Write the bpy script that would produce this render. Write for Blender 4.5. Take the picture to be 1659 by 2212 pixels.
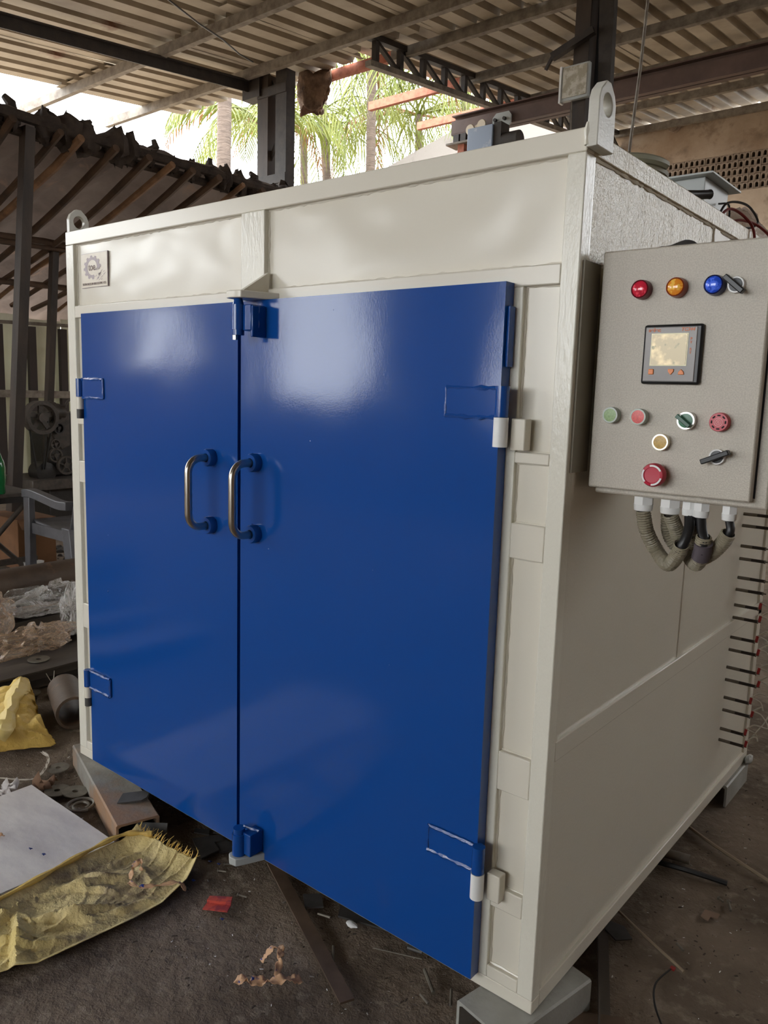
import bpy, bmesh, math, random
from mathutils import Vector, Matrix, noise
random.seed(7)
SC = bpy.context.scene
COL = SC.collection
for o in list(bpy.data.objects):
    bpy.data.objects.remove(o)

# ------------------------------------------------------------------ camera, world, sun, exposure
cam_d = bpy.data.cameras.new('camera')
cam = bpy.data.objects.new('camera', cam_d); COL.objects.link(cam)
cam_d.sensor_fit = 'VERTICAL'; cam_d.sensor_height = 36.0
cam_d.lens = 36.0 * 1697.5 / 2212.0
cam_d.clip_start = 0.05; cam_d.clip_end = 300
CAM = Vector((2.25456, -1.24771, 1.24592))
_r = Vector((0.77160, 0.63540, 0.02989)); _u = Vector((-0.11716, 0.09577, 0.98848)); _f = Vector((-0.62522, 0.76622, -0.14834))
mw = Matrix((( _r.x, _u.x, -_f.x, CAM.x), (_r.y, _u.y, -_f.y, CAM.y), (_r.z, _u.z, -_f.z, CAM.z), (0, 0, 0, 1)))
cam.matrix_world = mw
SC.camera = cam

world = bpy.data.worlds.new('sky'); SC.world = world; world.use_nodes = True
bg = world.node_tree.nodes['Background']
bg.inputs[0].default_value = (0.95, 0.98, 1.0, 1); bg.inputs[1].default_value = 7.4

sun_d = bpy.data.lights.new('sun', 'SUN'); sun_d.energy = 2.0; sun_d.angle = 0.02; sun_d.color = (1.0, 0.93, 0.82)
sun = bpy.data.objects.new('sun', sun_d); COL.objects.link(sun)
sun.rotation_euler = Vector((0.38, 0.16, -1.0)).to_track_quat('-Z', 'Y').to_euler()

vs = SC.view_settings
vs.view_transform = 'Standard'; vs.look = 'None'; vs.gamma = 1.0; vs.exposure = 0.18; vs.use_curve_mapping = False

# ------------------------------------------------------------------ helpers
def lin(c):
    return tuple(((x / 255.0) / 12.92 if x / 255.0 <= 0.04045 else ((x / 255.0 + 0.055) / 1.055) ** 2.4) for x in c)

def M(name, col, rough=0.5, metal=0.0, bump=(), var=None, var2=None, spec=0.5, coat=0.0, trans=0.0, alpha=1.0, transl=0.0, rvar=None, coord='Object'):
    """col: linear rgb.  bump: [(scale, strength, distance, stretch)].  var: (scale, colour, low, high, detail, stretch)"""
    m = bpy.data.materials.new(name); m.use_nodes = True
    nt = m.node_tree; N = nt.nodes; L = nt.links
    b = N['Principled BSDF']
    b.inputs['Base Color'].default_value = (*col, 1); b.inputs['Roughness'].default_value = rough
    b.inputs['Metallic'].default_value = metal; b.inputs['Specular IOR Level'].default_value = spec
    b.inputs['Coat Weight'].default_value = coat; b.inputs['Coat Roughness'].default_value = 0.1
    b.inputs['Transmission Weight'].default_value = trans; b.inputs['Alpha'].default_value = alpha
    tc = N.new('ShaderNodeTexCoord')
    def tex(scale, detail=4, stretch=(1, 1, 1)):
        mp = N.new('ShaderNodeMapping'); mp.inputs['Scale'].default_value = stretch
        L.new(tc.outputs[coord], mp.inputs['Vector'])
        n = N.new('ShaderNodeTexNoise'); n.inputs['Scale'].default_value = scale; n.inputs['Detail'].default_value = detail
        n.inputs['Roughness'].default_value = 0.6
        L.new(mp.outputs[0], n.inputs['Vector'])
        return n.outputs['Fac']
    def ramp(src, lo, hi):
        r = N.new('ShaderNodeMapRange'); r.inputs[1].default_value = lo; r.inputs[2].default_value = hi
        L.new(src, r.inputs[0]); return r.outputs[0]
    cur = None
    for v in (var, var2):
        if v:
            sc, c2, lo, hi = v[:4]; de = v[4] if len(v) > 4 else 4; st = v[5] if len(v) > 5 else (1, 1, 1)
            mx = N.new('ShaderNodeMix'); mx.data_type = 'RGBA'
            L.new(ramp(tex(sc, de, st), lo, hi), mx.inputs[0])
            if cur is None: mx.inputs[6].default_value = (*col, 1)
            else: L.new(cur, mx.inputs[6])
            mx.inputs[7].default_value = (*c2, 1); cur = mx.outputs[2]
    if cur is not None: L.new(cur, b.inputs['Base Color'])
    if rvar:
        r = N.new('ShaderNodeMapRange'); L.new(tex(rvar[0], 3), r.inputs[0]); r.inputs[1].default_value = .3; r.inputs[2].default_value = .7
        r.inputs[3].default_value = rvar[1]; r.inputs[4].default_value = rvar[2]; L.new(r.outputs[0], b.inputs['Roughness'])
    prev = None
    for bp in bump:
        sc, stg, dist = bp[:3]; st = bp[3] if len(bp) > 3 else (1, 1, 1)
        bn = N.new('ShaderNodeBump'); bn.inputs['Strength'].default_value = stg; bn.inputs['Distance'].default_value = dist
        L.new(tex(sc, 3, st), bn.inputs['Height'])
        if prev: L.new(prev, bn.inputs['Normal'])
        prev = bn.outputs[0]
    if prev: L.new(prev, b.inputs['Normal'])
    if transl:
        tl = N.new('ShaderNodeBsdfTranslucent'); tl.inputs[0].default_value = (*col, 1)
        if cur is not None: L.new(cur, tl.inputs[0])
        ms = N.new('ShaderNodeMixShader'); ms.inputs[0].default_value = transl
        L.new(b.outputs[0], ms.inputs[1]); L.new(tl.outputs[0], ms.inputs[2]); L.new(ms.outputs[0], N['Material Output'].inputs[0])
    return m

class MB:
    def __init__(s): s.v = []; s.f = []
    def add(s, vs, fs):
        k = len(s.v); s.v += [tuple(p) for p in vs]; s.f += [tuple(i + k for i in q) for q in fs]; return s
    def box(s, x0, x1, y0, y1, z0, z1):
        return s.add([(x0,y0,z0),(x1,y0,z0),(x1,y1,z0),(x0,y1,z0),(x0,y0,z1),(x1,y0,z1),(x1,y1,z1),(x0,y1,z1)],
                     [(0,3,2,1),(4,5,6,7),(0,1,5,4),(1,2,6,5),(2,3,7,6),(3,0,4,7)])
    def bar(s, p0, p1, w, h, up=(0, 0, 1)):
        p0 = Vector(p0); p1 = Vector(p1); d = (p1 - p0).normalized(); up = Vector(up)
        sd = d.cross(up)
        if sd.length < 1e-5: sd = d.cross(Vector((1, 0, 0)))
        sd.normalize(); u = sd.cross(d).normalized()
        c = [p + sd * a * w / 2 + u * b * h / 2 for p in (p0, p1) for a, b in ((-1,-1),(1,-1),(1,1),(-1,1))]
        return s.add(c, [(0,3,2,1),(4,5,6,7),(0,1,5,4),(1,2,6,5),(2,3,7,6),(3,0,4,7)])
    def hexa(s, pts):   # 8 points bottom quad, top quad
        return s.add(pts, [(0,3,2,1),(4,5,6,7),(0,1,5,4),(1,2,6,5),(2,3,7,6),(3,0,4,7)])
    def prism(s, poly, ax, a0, a1):
        n = len(poly)
        def P(q, a): return (a, q[0], q[1]) if ax == 0 else ((q[0], a, q[1]) if ax == 1 else (q[0], q[1], a))
        return s.add([P(q, a0) for q in poly] + [P(q, a1) for q in poly],
                     [tuple(range(n)), tuple(range(2*n-1, n-1, -1))] + [(i, i+n, (i+1) % n + n, (i+1) % n) for i in range(n)])
    def tube(s, pts, r, n=8, cap=True, closed=False):
        pts = [Vector(p) for p in pts]; m = len(pts)
        rs = r if isinstance(r, (list, tuple)) else [r] * m
        t0 = (pts[1] - pts[0]).normalized()
        a = t0.cross(Vector((0, 0, 1)))
        if a.length < 1e-3: a = t0.cross(Vector((1, 0, 0)))
        a.normalize(); vs = []
        for i, p in enumerate(pts):
            t = (pts[min(i+1, m-1)] - pts[max(i-1, 0)])
            if t.length < 1e-9: t = t0.copy()
            t.normalize(); a = (a - t * a.dot(t))
            if a.length < 1e-6: a = t.orthogonal()
            a.normalize(); b = t.cross(a)
            vs += [p + (a * math.cos(2*math.pi*k/n) + b * math.sin(2*math.pi*k/n)) * rs[i] for k in range(n)]
        fs = [(i*n+k, i*n+(k+1) % n, (i+1)*n+(k+1) % n, (i+1)*n+k) for i in range(m-1) for k in range(n)]
        if cap: fs += [tuple(range(n-1, -1, -1)), tuple((m-1)*n + k for k in range(n))]
        return s.add(vs, fs)
    def cyl(s, p0, p1, r, n=14, r2=None):
        return s.tube([p0, p1], [r, r if r2 is None else r2], n)
    def lathe(s, prof, org, axis=(0, 0, 1), n=20, cap=True):
        axis = Vector(axis).normalized(); a = axis.orthogonal().normalized(); b = axis.cross(a); org = Vector(org)
        vs = [org + axis * h + (a * math.cos(2*math.pi*k/n) + b * math.sin(2*math.pi*k/n)) * r for r, h in prof for k in range(n)]
        m = len(prof)
        fs = [(i*n+k, i*n+(k+1) % n, (i+1)*n+(k+1) % n, (i+1)*n+k) for i in range(m-1) for k in range(n)]
        if cap: fs += [tuple(range(n-1, -1, -1)), tuple((m-1)*n + k for k in range(n))]
        return s.add(vs, fs)
    def grid(s, fn, nu, nv):
        return s.add([fn(i/nu, j/nv) for i in range(nu+1) for j in range(nv+1)],
                     [(i*(nv+1)+j, (i+1)*(nv+1)+j, (i+1)*(nv+1)+j+1, i*(nv+1)+j+1) for i in range(nu) for j in range(nv)])
    def quad(s, a, b, c, d): return s.add([a, b, c, d], [(0, 1, 2, 3)])
    def build(s, name, mat, parent=None, local=False, smooth=True, bevel=0, solid=0, sub=0, ang=0.65, base=None):
        me = bpy.data.meshes.new(name)
        off = Vector((0, 0, 0))
        if parent is not None:
            if not local: off = WP[parent.name]
        elif not local:
            if base is not None: off = Vector(base)
            else:
                xs = [p[0] for p in s.v]; ys = [p[1] for p in s.v]; zs = [p[2] for p in s.v]
                off = Vector(((min(xs)+max(xs))/2, (min(ys)+max(ys))/2, min(zs)))
        me.from_pydata([(p[0]-off.x, p[1]-off.y, p[2]-off.z) for p in s.v], [], s.f)
        bm = bmesh.new(); bm.from_mesh(me); bmesh.ops.recalc_face_normals(bm, faces=bm.faces); bm.to_mesh(me); bm.free()
        me.materials.append(mat)
        if smooth:
            me.polygons.foreach_set('use_smooth', [True] * len(me.polygons)); me.set_sharp_from_angle(angle=ang)
        o = bpy.data.objects.new(name, me); COL.objects.link(o)
        if parent is not None:
            o.parent = parent; WP[o.name] = WP[parent.name] if not local else WP[parent.name]
        else:
            o.location = off; WP[o.name] = off.copy()
        if solid:
            md = o.modifiers.new('solid', 'SOLIDIFY'); md.thickness = solid; md.offset = 0
        if bevel:
            md = o.modifiers.new('bevel', 'BEVEL'); md.width = bevel; md.segments = 2; md.limit_method = 'ANGLE'; md.angle_limit = 0.7
        if sub:
            md = o.modifiers.new('sub', 'SUBSURF'); md.levels = sub; md.render_levels = sub
        return o
WP = {}

def tag(o, label=None, cat=None, group=None, kind=None):
    if label: o['label'] = label
    if cat: o['category'] = cat
    if group: o['group'] = group
    if kind: o['kind'] = kind
    return o
def thing(name, loc, label=None, cat=None, group=None, kind=None, rz=0):
    o = bpy.data.objects.new(name, None); COL.objects.link(o); o.location = loc; o.rotation_euler = (0, 0, rz)
    o.empty_display_size = 0.1
    WP[o.name] = Vector(loc); return tag(o, label, cat, group, kind)
def share(src, name, parent, loc, rot=(0, 0, 0), scale=(1, 1, 1)):
    o = bpy.data.objects.new(name, src.data); COL.objects.link(o)
    o.parent = parent; o.location = loc; o.rotation_euler = rot; o.scale = scale
    WP[o.name] = WP[parent.name] if parent else Vector(loc)
    for md in src.modifiers:
        n = o.modifiers.new(md.name, md.type)
        if md.type == 'BEVEL': n.width = md.width; n.segments = md.segments; n.limit_method = 'ANGLE'; n.angle_limit = md.angle_limit
        if md.type == 'SOLIDIFY': n.thickness = md.thickness; n.offset = md.offset
    return o
def nz(x, y, z=0.0, s=1.0): return noise.noise(Vector((x*s, y*s, z*s)))
def rj(a): return random.uniform(-a, a)

# ------------------------------------------------------------------ materials
m_cream = M('cream_paint', lin((224,218,203)), 0.22, bump=[(320, .08, .0012), (38, .05, .003)], spec=.5)
m_creamrough = M('cream_brushed_paint', lin((226,222,208)), 0.2, bump=[(130, .35, .003, (1, 1, .35)), (30, .1, .003)], spec=.5)
m_creamside = M('cream_side_paint', lin((222,217,203)), 0.2, bump=[(170, .16, .002), (9, .06, .006)], spec=.5)
m_blue = M('blue_paint', lin((17,72,148)), 0.12, bump=[(260, .06, .001), (55, .03, .002), (7, .03, .006)], spec=.5)
m_blueweld = M('blue_weld_paint', lin((17,72,148)), 0.1, bump=[(240, .4, .002)], spec=.8)
m_steelh = M('stainless_steel', (.50,.46,.40), 0.28, 1.0, bump=[(60, .05, .001, (1, 1, .05))])
m_dark = M('dark_gap', (.01,.01,.012), .8)
m_black = M('black_plastic', (.012,.012,.013), .38)
m_panel = M('textured_grey_enclosure', lin((200,192,178)), 0.42, bump=[(520, .32, .0015)], var=(420, lin((186,178,164)), .4, .6))
m_white = M('white_plastic', lin((232,232,230)), .35)
m_conduit = M('beige_conduit', lin((150,142,122)), .5, var=(30, lin((120,112,94)), .4, .7))
m_galv = M('grey_painted_steel', lin((176,180,178)), .4)
m_floor = M('dirt_floor', lin((134,119,104)), .93, bump=[(38, .6, .012), (220, .6, .004), (9, .35, .02)], var=(2.2, lin((96,84,72)), .38, .64, 7), var2=(26, lin((142,130,116)), .54, .74), spec=.2)
m_roof = M('dusty_roof_sheet', lin((178,168,150)), .6, metal=0.0, var=(2.2, lin((150,138,120)), .35, .7), var2=(1.6, lin((112,72,50)), .62, .74, 6), bump=[(60, .1, .003)])
m_purlin = M('dusty_steel_section', lin((132,124,112)), .65, var=(12, lin((92,80,68)), .35, .7), bump=[(80, .2, .003)])
m_rust = M('rust_primer_steel', lin((176,104,78)), .7, var=(20, lin((140,76,54)), .4, .7), bump=[(90, .3, .003)])
m_darksteel = M('dark_grimy_steel', lin((56,48,42)), .6, var=(14, lin((36,31,28)), .35, .7), bump=[(70, .3, .004)])
m_column = M('brown_grimy_column', lin((66,53,43)), .6, var=(8, lin((42,34,29)), .35, .7, 4, (1, 1, .3)), bump=[(60, .3, .004)])
m_ibeam = M('red_oxide_beam', lin((104,82,74)), .6, var=(6, lin((86,68,62)), .35, .7), bump=[(60, .15, .003)])
m_wall = M('stained_plaster', lin((176,156,134)), .9, var=(1.6, lin((140,116,92)), .35, .7, 7), var2=(5, lin((118,98,80)), .55, .75, 6), bump=[(25, .3, .01), (120, .3, .004)])
m_clay = M('vent_block_clay', lin((150,132,114)), .85, var=(9, lin((112,94,78)), .35, .7), bump=[(60, .4, .004)])
m_blackhole = M('recess_shade', lin((26,22,20)), .9)
m_outwall = M('weathered_lime_wall', lin((128,122,117)), .9, var=(1.4, lin((84,74,70)), .55, .72, 7), bump=[(20, .3, .01)])
m_tarp = M('worn_tarpaulin', lin((150,134,124)), .8, transl=.13, var=(1.5, lin((100,86,78)), .35, .7, 6), var2=(4, lin((170,140,120)), .6, .75), bump=[(12, .4, .02), (60, .2, .005)])
m_bamboo = M('old_bamboo', lin((92,68,50)), .6, var=(5, lin((56,42,33)), .35, .7, 4, (1, 1, 1)), bump=[(40, .3, .004)])
m_bamboo2 = M('pale_bamboo', lin((142,106,76)), .6, var=(6, lin((86,62,46)), .4, .75), bump=[(40, .3, .004)])
m_rag = M('ragged_cloth', lin((74,62,54)), .9, var=(14, lin((46,38,34)), .35, .7), bump=[(50, .6, .01)])
m_clad = M('pale_cladding', lin((206,206,186)), .6, transl=.16, var=(2.4, lin((176,172,150)), .4, .75, 5, (1, 1, .3)), bump=[(30, .1, .004)])
m_cladrib = M('dark_brown_strip', lin((50,41,37)), .75)
m_machine = M('oily_cast_iron', lin((44,40,37)), .45, var=(20, lin((28,25,23)), .35, .7), bump=[(40, .3, .005)])
m_machine2 = M('worn_grey_iron', lin((84,75,67)), .5, var=(20, lin((56,50,45)), .35, .7), bump=[(40, .3, .005)])
m_chair = M('grey_plastic_chair', lin((96,95,98)), .4, var=(10, lin((78,77,80)), .4, .7))
m_green = M('green_bottle_plastic', lin((22,120,62)), .12, spec=.5, trans=.35)
m_card = M('brown_cardboard', lin((124,86,56)), .85, var=(6, lin((100,68,44)), .4, .7))
m_pipe = M('rusty_pipe', lin((92,76,62)), .62, var=(5, lin((70,56,46)), .35, .7), var2=(14, lin((112,84,64)), .58, .72), bump=[(60, .25, .004)])
m_section = M('mill_scale_steel', lin((92,84,76)), .5, metal=.3, var=(7, lin((62,54,48)), .35, .7, 4, (1, .2, 1)), bump=[(50, .2, .003)])
m_plastic = M('clear_plastic_wrap', (.85,.83,.80), .08, spec=1.0, trans=0, alpha=.34, coat=.6, bump=[(26, .9, .012), (90, .5, .004)])
m_plasticb = M('brownish_plastic_wrap', lin((206,182,156)), .1, spec=1.0, trans=0, alpha=.52, coat=.6, bump=[(30, .9, .012), (90, .4, .004)])
m_yellow = M('yellow_woven_sack', lin((236,202,112)), .62, bump=[(22, .7, .012), (340, .3, .002)], var=(5, lin((196,160,76)), .4, .7))
m_yellowdirty = M('dirty_yellow_sack', lin((220,200,142)), .68, bump=[(34, .8, .010), (80, .5, .004), (360, .18, .0015)], var=(7, lin((134,118,92)), .47, .60, 8), var2=(2.5, lin((220,198,128)), .45, .65))
m_foam = M('white_foam_sheet', lin((228,222,216)), .75, bump=[(60, .25, .003), (300, .2, .001)], var=(3, lin((188,180,180)), .4, .72, 4, (1, 3, 1)))
m_channel = M('cut_channel_steel', lin((150,146,138)), .6, metal=.1, var=(9, lin((118,112,104)), .35, .7), var2=(4, lin((160,126,98)), .47, .62), bump=[(90, .4, .004)])
m_channelgrey = M('grey_painted_channel', lin((166,166,160)), .5, var=(6, lin((140,138,130)), .4, .7), bump=[(70, .3, .004)])
m_plate = M('dark_steel_plate', lin((84,82,80)), .5, metal=.35, var=(16, lin((62,60,58)), .35, .7))
m_washer = M('steel_disc', lin((134,128,116)), .5, metal=.4, var=(25, lin((100,94,84)), .35, .7))
m_flat = M('brown_flat_bar', lin((112,92,76)), .55, metal=.3, var=(9, lin((82,66,54)), .35, .7, 4, (1, 1, 1)))
m_red = M('red_tape_piece', lin((206,86,70)), .5, var=(40, lin((150,58,66)), .45, .6))
m_tape = M('peeled_masking_tape', lin((206,164,126)), .55, var=(60, lin((22,48,130)), .60, .64), bump=[(60, .4, .004)])
m_swarf = M('metal_swarf', lin((146,140,132)), .4, metal=.6)
m_clod = M('floor_grit', lin((76,66,57)), .9)
m_trunk = M('palm_trunk_bark', lin((104,90,80)), .85, var=(6, lin((78,66,58)), .4, .7, 5, (1, 1, 4)), bump=[(9, .7, .03, (.4, .4, 5))])
m_frond = M('palm_leaf_green', lin((96,108,42)), .5, var=(2, lin((130,132,62)), .4, .7), transl=.3)
m_fronddry = M('palm_leaf_dry', lin((146,108,74)), .6, var=(3, lin((116,76,50)), .4, .7), transl=.2)
m_coco = M('coconut_husk', lin((110,104,44)), .5)
m_bush = M('bush_leaf', lin((86,98,38)), .5, var=(3, lin((64,78,28)), .4, .7))

def film(name, col, dens, rough=.1):
    m = bpy.data.materials.new(name); m.use_nodes = True; nt = m.node_tree; N = nt.nodes; L = nt.links
    b = N['Principled BSDF']; b.inputs['Base Color'].default_value = (*col, 1); b.inputs['Roughness'].default_value = rough; b.inputs['Specular IOR Level'].default_value = 1.0; b.inputs['Coat Weight'].default_value = 1.0; b.inputs['Coat Roughness'].default_value = .05
    tc = N.new('ShaderNodeTexCoord'); n = N.new('ShaderNodeTexNoise'); n.inputs['Scale'].default_value = 34; n.inputs['Detail'].default_value = 4; L.new(tc.outputs['Object'], n.inputs[0])
    bp = N.new('ShaderNodeBump'); bp.inputs['Strength'].default_value = .9; bp.inputs['Distance'].default_value = .012; L.new(n.outputs['Fac'], bp.inputs['Height']); L.new(bp.outputs[0], b.inputs['Normal']); L.new(bp.outputs[0], b.inputs['Coat Normal'])
    lw = N.new('ShaderNodeLayerWeight'); lw.inputs['Blend'].default_value = .35; L.new(bp.outputs[0], lw.inputs['Normal'])
    ad = N.new('ShaderNodeMath'); ad.operation = 'ADD'; ad.use_clamp = True; ad.inputs[1].default_value = dens; L.new(lw.outputs['Facing'], ad.inputs[0])
    tr = N.new('ShaderNodeBsdfTransparent'); ms = N.new('ShaderNodeMixShader'); L.new(ad.outputs[0], ms.inputs[0]); L.new(tr.outputs[0], ms.inputs[1]); L.new(b.outputs[0], ms.inputs[2]); L.new(ms.outputs[0], N['Material Output'].inputs[0])
    return m
m_plastic = film('clear_plastic_film', (.80,.78,.75), .02); m_plasticb = film('brownish_plastic_film', lin((206,178,150)), .18)

# ================================================================== THE SETTING
T6 = math.tan(math.radians(6.0))
def rz(y): return 4.477 + T6 * (y - 4.551)

# outside ground
g = MB(); g.box(-60, 40, -40, 60, -0.3, -0.06)
tag(g.build('ground_outside', M('bare_earth_outside', lin((150,134,112)), .95, var=(1, lin((120,108,88)), .4, .7)), smooth=False), kind='structure')

# floor with real relief
def fl(u, v):
    x = -8.5 + 15.5 * u; y = -6.0 + 16.2 * v
    h = 0.010 * nz(x, y, 1.7, 2.2) + 0.006 * nz(x, y, 5.1, 9) + 0.004 * nz(x, y, 9.3, 28)
    return (x, y, min(h, 0.004) - 0.006)
fb = MB(); fb.grid(fl, 330, 345)
floor = tag(fb.build('floor', m_floor, ang=3.0, base=(0, 0, 0)), kind='structure')

# ---- roof
ceil = thing('ceiling', (0, 0, 0), kind='structure')
PITCH = 0.235
def sheet_mesh(name, L, npitch=4):
    b = MB(); prof = []
    for k in range(npitch):
        x = k * PITCH
        prof += [(x, 0), (x + .135, 0), (x + .147, .062), (x + .223, .062)]
    prof += [(npitch * PITCH, 0), (npitch * PITCH + .05, 0)]
    ny = max(2, int(L / .5)); n = len(prof)
    vs = [(p[0], L * j / ny, p[1] + T6 * L * j / ny + .006 * nz(p[0] * 2, L * j / ny, 3, 1.3)) for j in range(ny + 1) for p in prof]
    b.add(vs, [(j*n+i, j*n+i+1, (j+1)*n+i+1, (j+1)*n+i) for j in range(ny) for i in range(n-1)])
    o = b.build(name, m_roof, ceil, local=True, smooth=False)
    return o
LX = [-6.12 + .94 * k for k in range(14)]
A0 = sheet_mesh('roof_sheet', 9.95)
for k, x in enumerate(LX):
    o = A0 if k == 0 else share(A0, 'roof_sheet', ceil, (0, 0, 0))
    o.location = (x, -6.35 + rj(.04), rz(-6.35) + .02 + rj(.006)); o.rotation_euler = (0, 0, rj(.006))
B0 = sheet_mesh('roof_sheet', 1.62)
for k, x in enumerate(LX):
    o = B0 if k == 0 else share(B0, 'roof_sheet', ceil, (0, 0, 0))
    dy = (0.0, .18, .05, -.12, .1, .0, -.05, .12, .02, .08, 0, .1, 0, .05)[k]
    o.location = (x, 3.32 + dy, rz(3.32 + dy) - .012 + rj(.004)); o.rotation_euler = (0, 0, rj(.005))
C0 = sheet_mesh('roof_sheet', 5.75)
for k, x in enumerate([-3.34 + .94 * k for k in range(11)]):
    o = C0 if k == 0 else share(C0, 'roof_sheet', ceil, (0, 0, 0))
    o.location = (x, 4.62 + rj(.06), rz(4.62) + .055 + rj(.006)); o.rotation_euler = (0, 0, rj(.005))
def purlin(y, x0, x1, mat=m_purlin, dz=0):
    b = MB(); z = rz(y) - .012 + dz
    b.prism([(y-.028, z), (y+.028, z), (y+.028, z-.012), (y-.016, z-.012), (y-.016, z-.078), (y+.028, z-.078), (y+.028, z-.09), (y-.028, z-.09)], 0, x0, x1)
    return b.build('purlin', mat, ceil, smooth=False)
for y in (-5.9, -4.6, -3.0, -1.4, .2, 1.8): purlin(y, -6.3, 7.0)
purlin(3.41, -7.12, 7.0); purlin(4.40, -6.9, 7.0)
for y in (5.05, 6.22, 7.38, 8.68): purlin(y, -2.95, 7.0)
purlin(9.9, -2.9, 7.0)
for y, x in ((5.05, -3.85), (6.22, -4.24), (7.40, -4.42)): purlin(y, x, -2.95, m_rust)
for y, x in ((3.41, -7.5), (4.40, -7.2)):
    pass
# rafter (dark angle) running up the slope
b = MB()
for w, h, dz in ((.09, .012, -.10), (.012, .10, -.15)):
    b.bar((-4.40, -6.2, rz(-6.2) + dz), (-4.37, 4.62, rz(4.62) + dz), w, h)
b.build('rafter', m_darksteel, ceil, smooth=False)
b = MB(); b.bar((3.2, -6.2, rz(-6.2) - .15), (3.2, 10, rz(10) - .15), .08, .12); b.build('rafter', m_darksteel, ceil, smooth=False)
# lattice truss along the edge of the far roof
tr = thing('truss', (-2.78, 4.5, rz(4.5))); tr.parent = ceil
WP[tr.name] = Vector((-2.78, 4.5, rz(4.5)))
for dz, mt in ((-.04, m_darksteel), (-.27, m_purlin)):
    b = MB()
    b.bar((-2.78, 4.5, rz(4.5) + dz), (-2.78, 10, rz(10) + dz), .07, .05); b.build('chord', mt, tr, smooth=False)
y = 4.6; k = 0
while y < 9.7:
    b = MB(); b.bar((-2.78, y, rz(y) - .04), (-2.78, y, rz(y) - .27), .05, .05, (0, 1, 0)); b.build('web_post', m_darksteel, tr, smooth=False)
    b = MB(); b.bar((-2.79, y, rz(y) - .05), (-2.79, y + .36, rz(y + .36) - .26), .045, .03); b.build('web_diagonal', m_darksteel, tr, smooth=False)
    y += .36
# second truss deeper under the roof
tr2 = thing('truss', (2.6, 5.2, rz(5.2))); tr2.parent = ceil; WP[tr2.name] = Vector((2.6, 5.2, rz(5.2)))
for dz in (-.14, -.5):
    b = MB(); b.bar((.9, 4.7, rz(4.7) + dz), (.9, 10, rz(10) + dz), .08, .06); b.build('chord', m_darksteel, tr2, smooth=False)
for k in range(9):
    y = 4.9 + k * .55
    b = MB(); b.bar((.9, y, rz(y) - .14), (.9, y + .4, rz(y + .4) - .5), .05, .04); b.build('web_diagonal', m_darksteel, tr2, smooth=False)

# ---- back wall with vent blocks
b = MB()
X0, X1, Z0, Z1 = -2.27, 0.0, 4.02, 4.495
b.box(-2.95, X0, 10.0, 10.22, -.1, 5.0); b.box(X1, 5.2, 10.0, 10.22, -.1, 5.0)
b.box(X0, X1, 10.0, 10.22, -.1, Z0); b.box(X0, X1, 10.0, 10.22, Z1, 5.0)
b.box(5.2, 7.2, 10.0, 10.22, -.1, 2.3)  # low stretch leaves an unseen opening placed for the side panel's reflection
wall_back = tag(b.build('wall_back', m_wall, smooth=False), kind='structure')
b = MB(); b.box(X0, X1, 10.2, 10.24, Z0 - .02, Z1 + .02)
b.build('recess_backing', m_blackhole, wall_back, smooth=False)  # near-black colour paints the shade deep inside the vent holes
def vent_block():
    w, h, d = .0345, .0455, .10
    b = MB(); n = 10
    inn = [(-.019, -.03), (.019, -.03)] + [(.019 * math.cos(a), .012 + .022 * math.sin(a)) for a in [math.pi * k / 6 for k in range(7)]]
    n = len(inn)
    def outp(p):
        s = max(abs(p[0]) / w, abs(p[1]) / h); return (p[0] / s, p[1] / s)
    out = [outp(p) for p in inn]
    out[0] = (-w, -h); out[1] = (w, -h); out[3] = (w, h) if False else out[3]
    vs = []
    for yy, ring in ((0, out), (0, inn), (d, inn), (d, out)):
        vs += [(p[0], yy, p[1]) for p in ring]
    fs = []
    for a, c in ((0, 1), (1, 2), (2, 3), (3, 0)):
        fs += [(a*n+i, a*n+(i+1) % n, c*n+(i+1) % n, c*n+i) for i in range(n)]
    b.add(vs, fs)
    return b.build('vent_block', m_clay, wall_back, local=True, smooth=False)
VB = vent_block(); first = True
for r in range(5):
    for c in range(28):
        x = X0 + .04 + c * .0712 + rj(.002); z = Z0 + .047 + r * .0945 + rj(.002)
        o = VB if first else share(VB, 'vent_block', wall_back, (0, 0, 0)); first = False
        L0 = WP['wall_back']; o.location = (x - L0.x, 10.0 - .005 + rj(.004) - L0.y, z - L0.z)
b = MB(); b.cyl((-2.0, 9.9, 4.97), (-2.0, 10.0, 4.97), .08, 14)
tag(b.build('wall_boss', m_clay), 'round clay boss high on the stained back wall under the roof', 'wall boss')

# unseen right wall of the shed, kept low so light reaches the oven side
b = MB(); b.box(7.0, 7.2, -6.0, 10.0, -.1, 3.85)
for y in (2.0, 6.0, 9.8): b.box(7.0, 7.2, y - .1, y + .1, 3.85, rz(y) - .1)
tag(b.build('wall_right', m_wall, smooth=False), kind='structure')

# front wall behind the camera: unseen masonry, bays shaped for light and door reflections
b = MB()
b.box(-6.6, 7.2, -6.2, -6.0, -.1, 1.12); b.box(-6.6, 7.2, -6.2, -6.0, 3.05, 3.45)
for x0, x1 in ((-6.6, -5.75), (-4.0, -2.0), (2.1, 7.2)): b.box(x0, x1, -6.2, -6.0, 1.12, 3.05)
tag(b.build('wall_front', m_wall, smooth=False), kind='structure')
# unseen side wall left of the yard, openings and eaves gap added for light
b = MB()
b.box(-6.6, -6.4, -6.0, .15, -.1, 1.5); b.box(-6.6, -6.4, -6.0, .15, 2.3, 2.62)
for y0, y1 in ((-6.0, -5.3), (-4.6, .15)): b.box(-6.6, -6.4, y0, y1, 1.5, 2.3)
tag(b.build('wall_side', m_wall, smooth=False), kind='structure')

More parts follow.
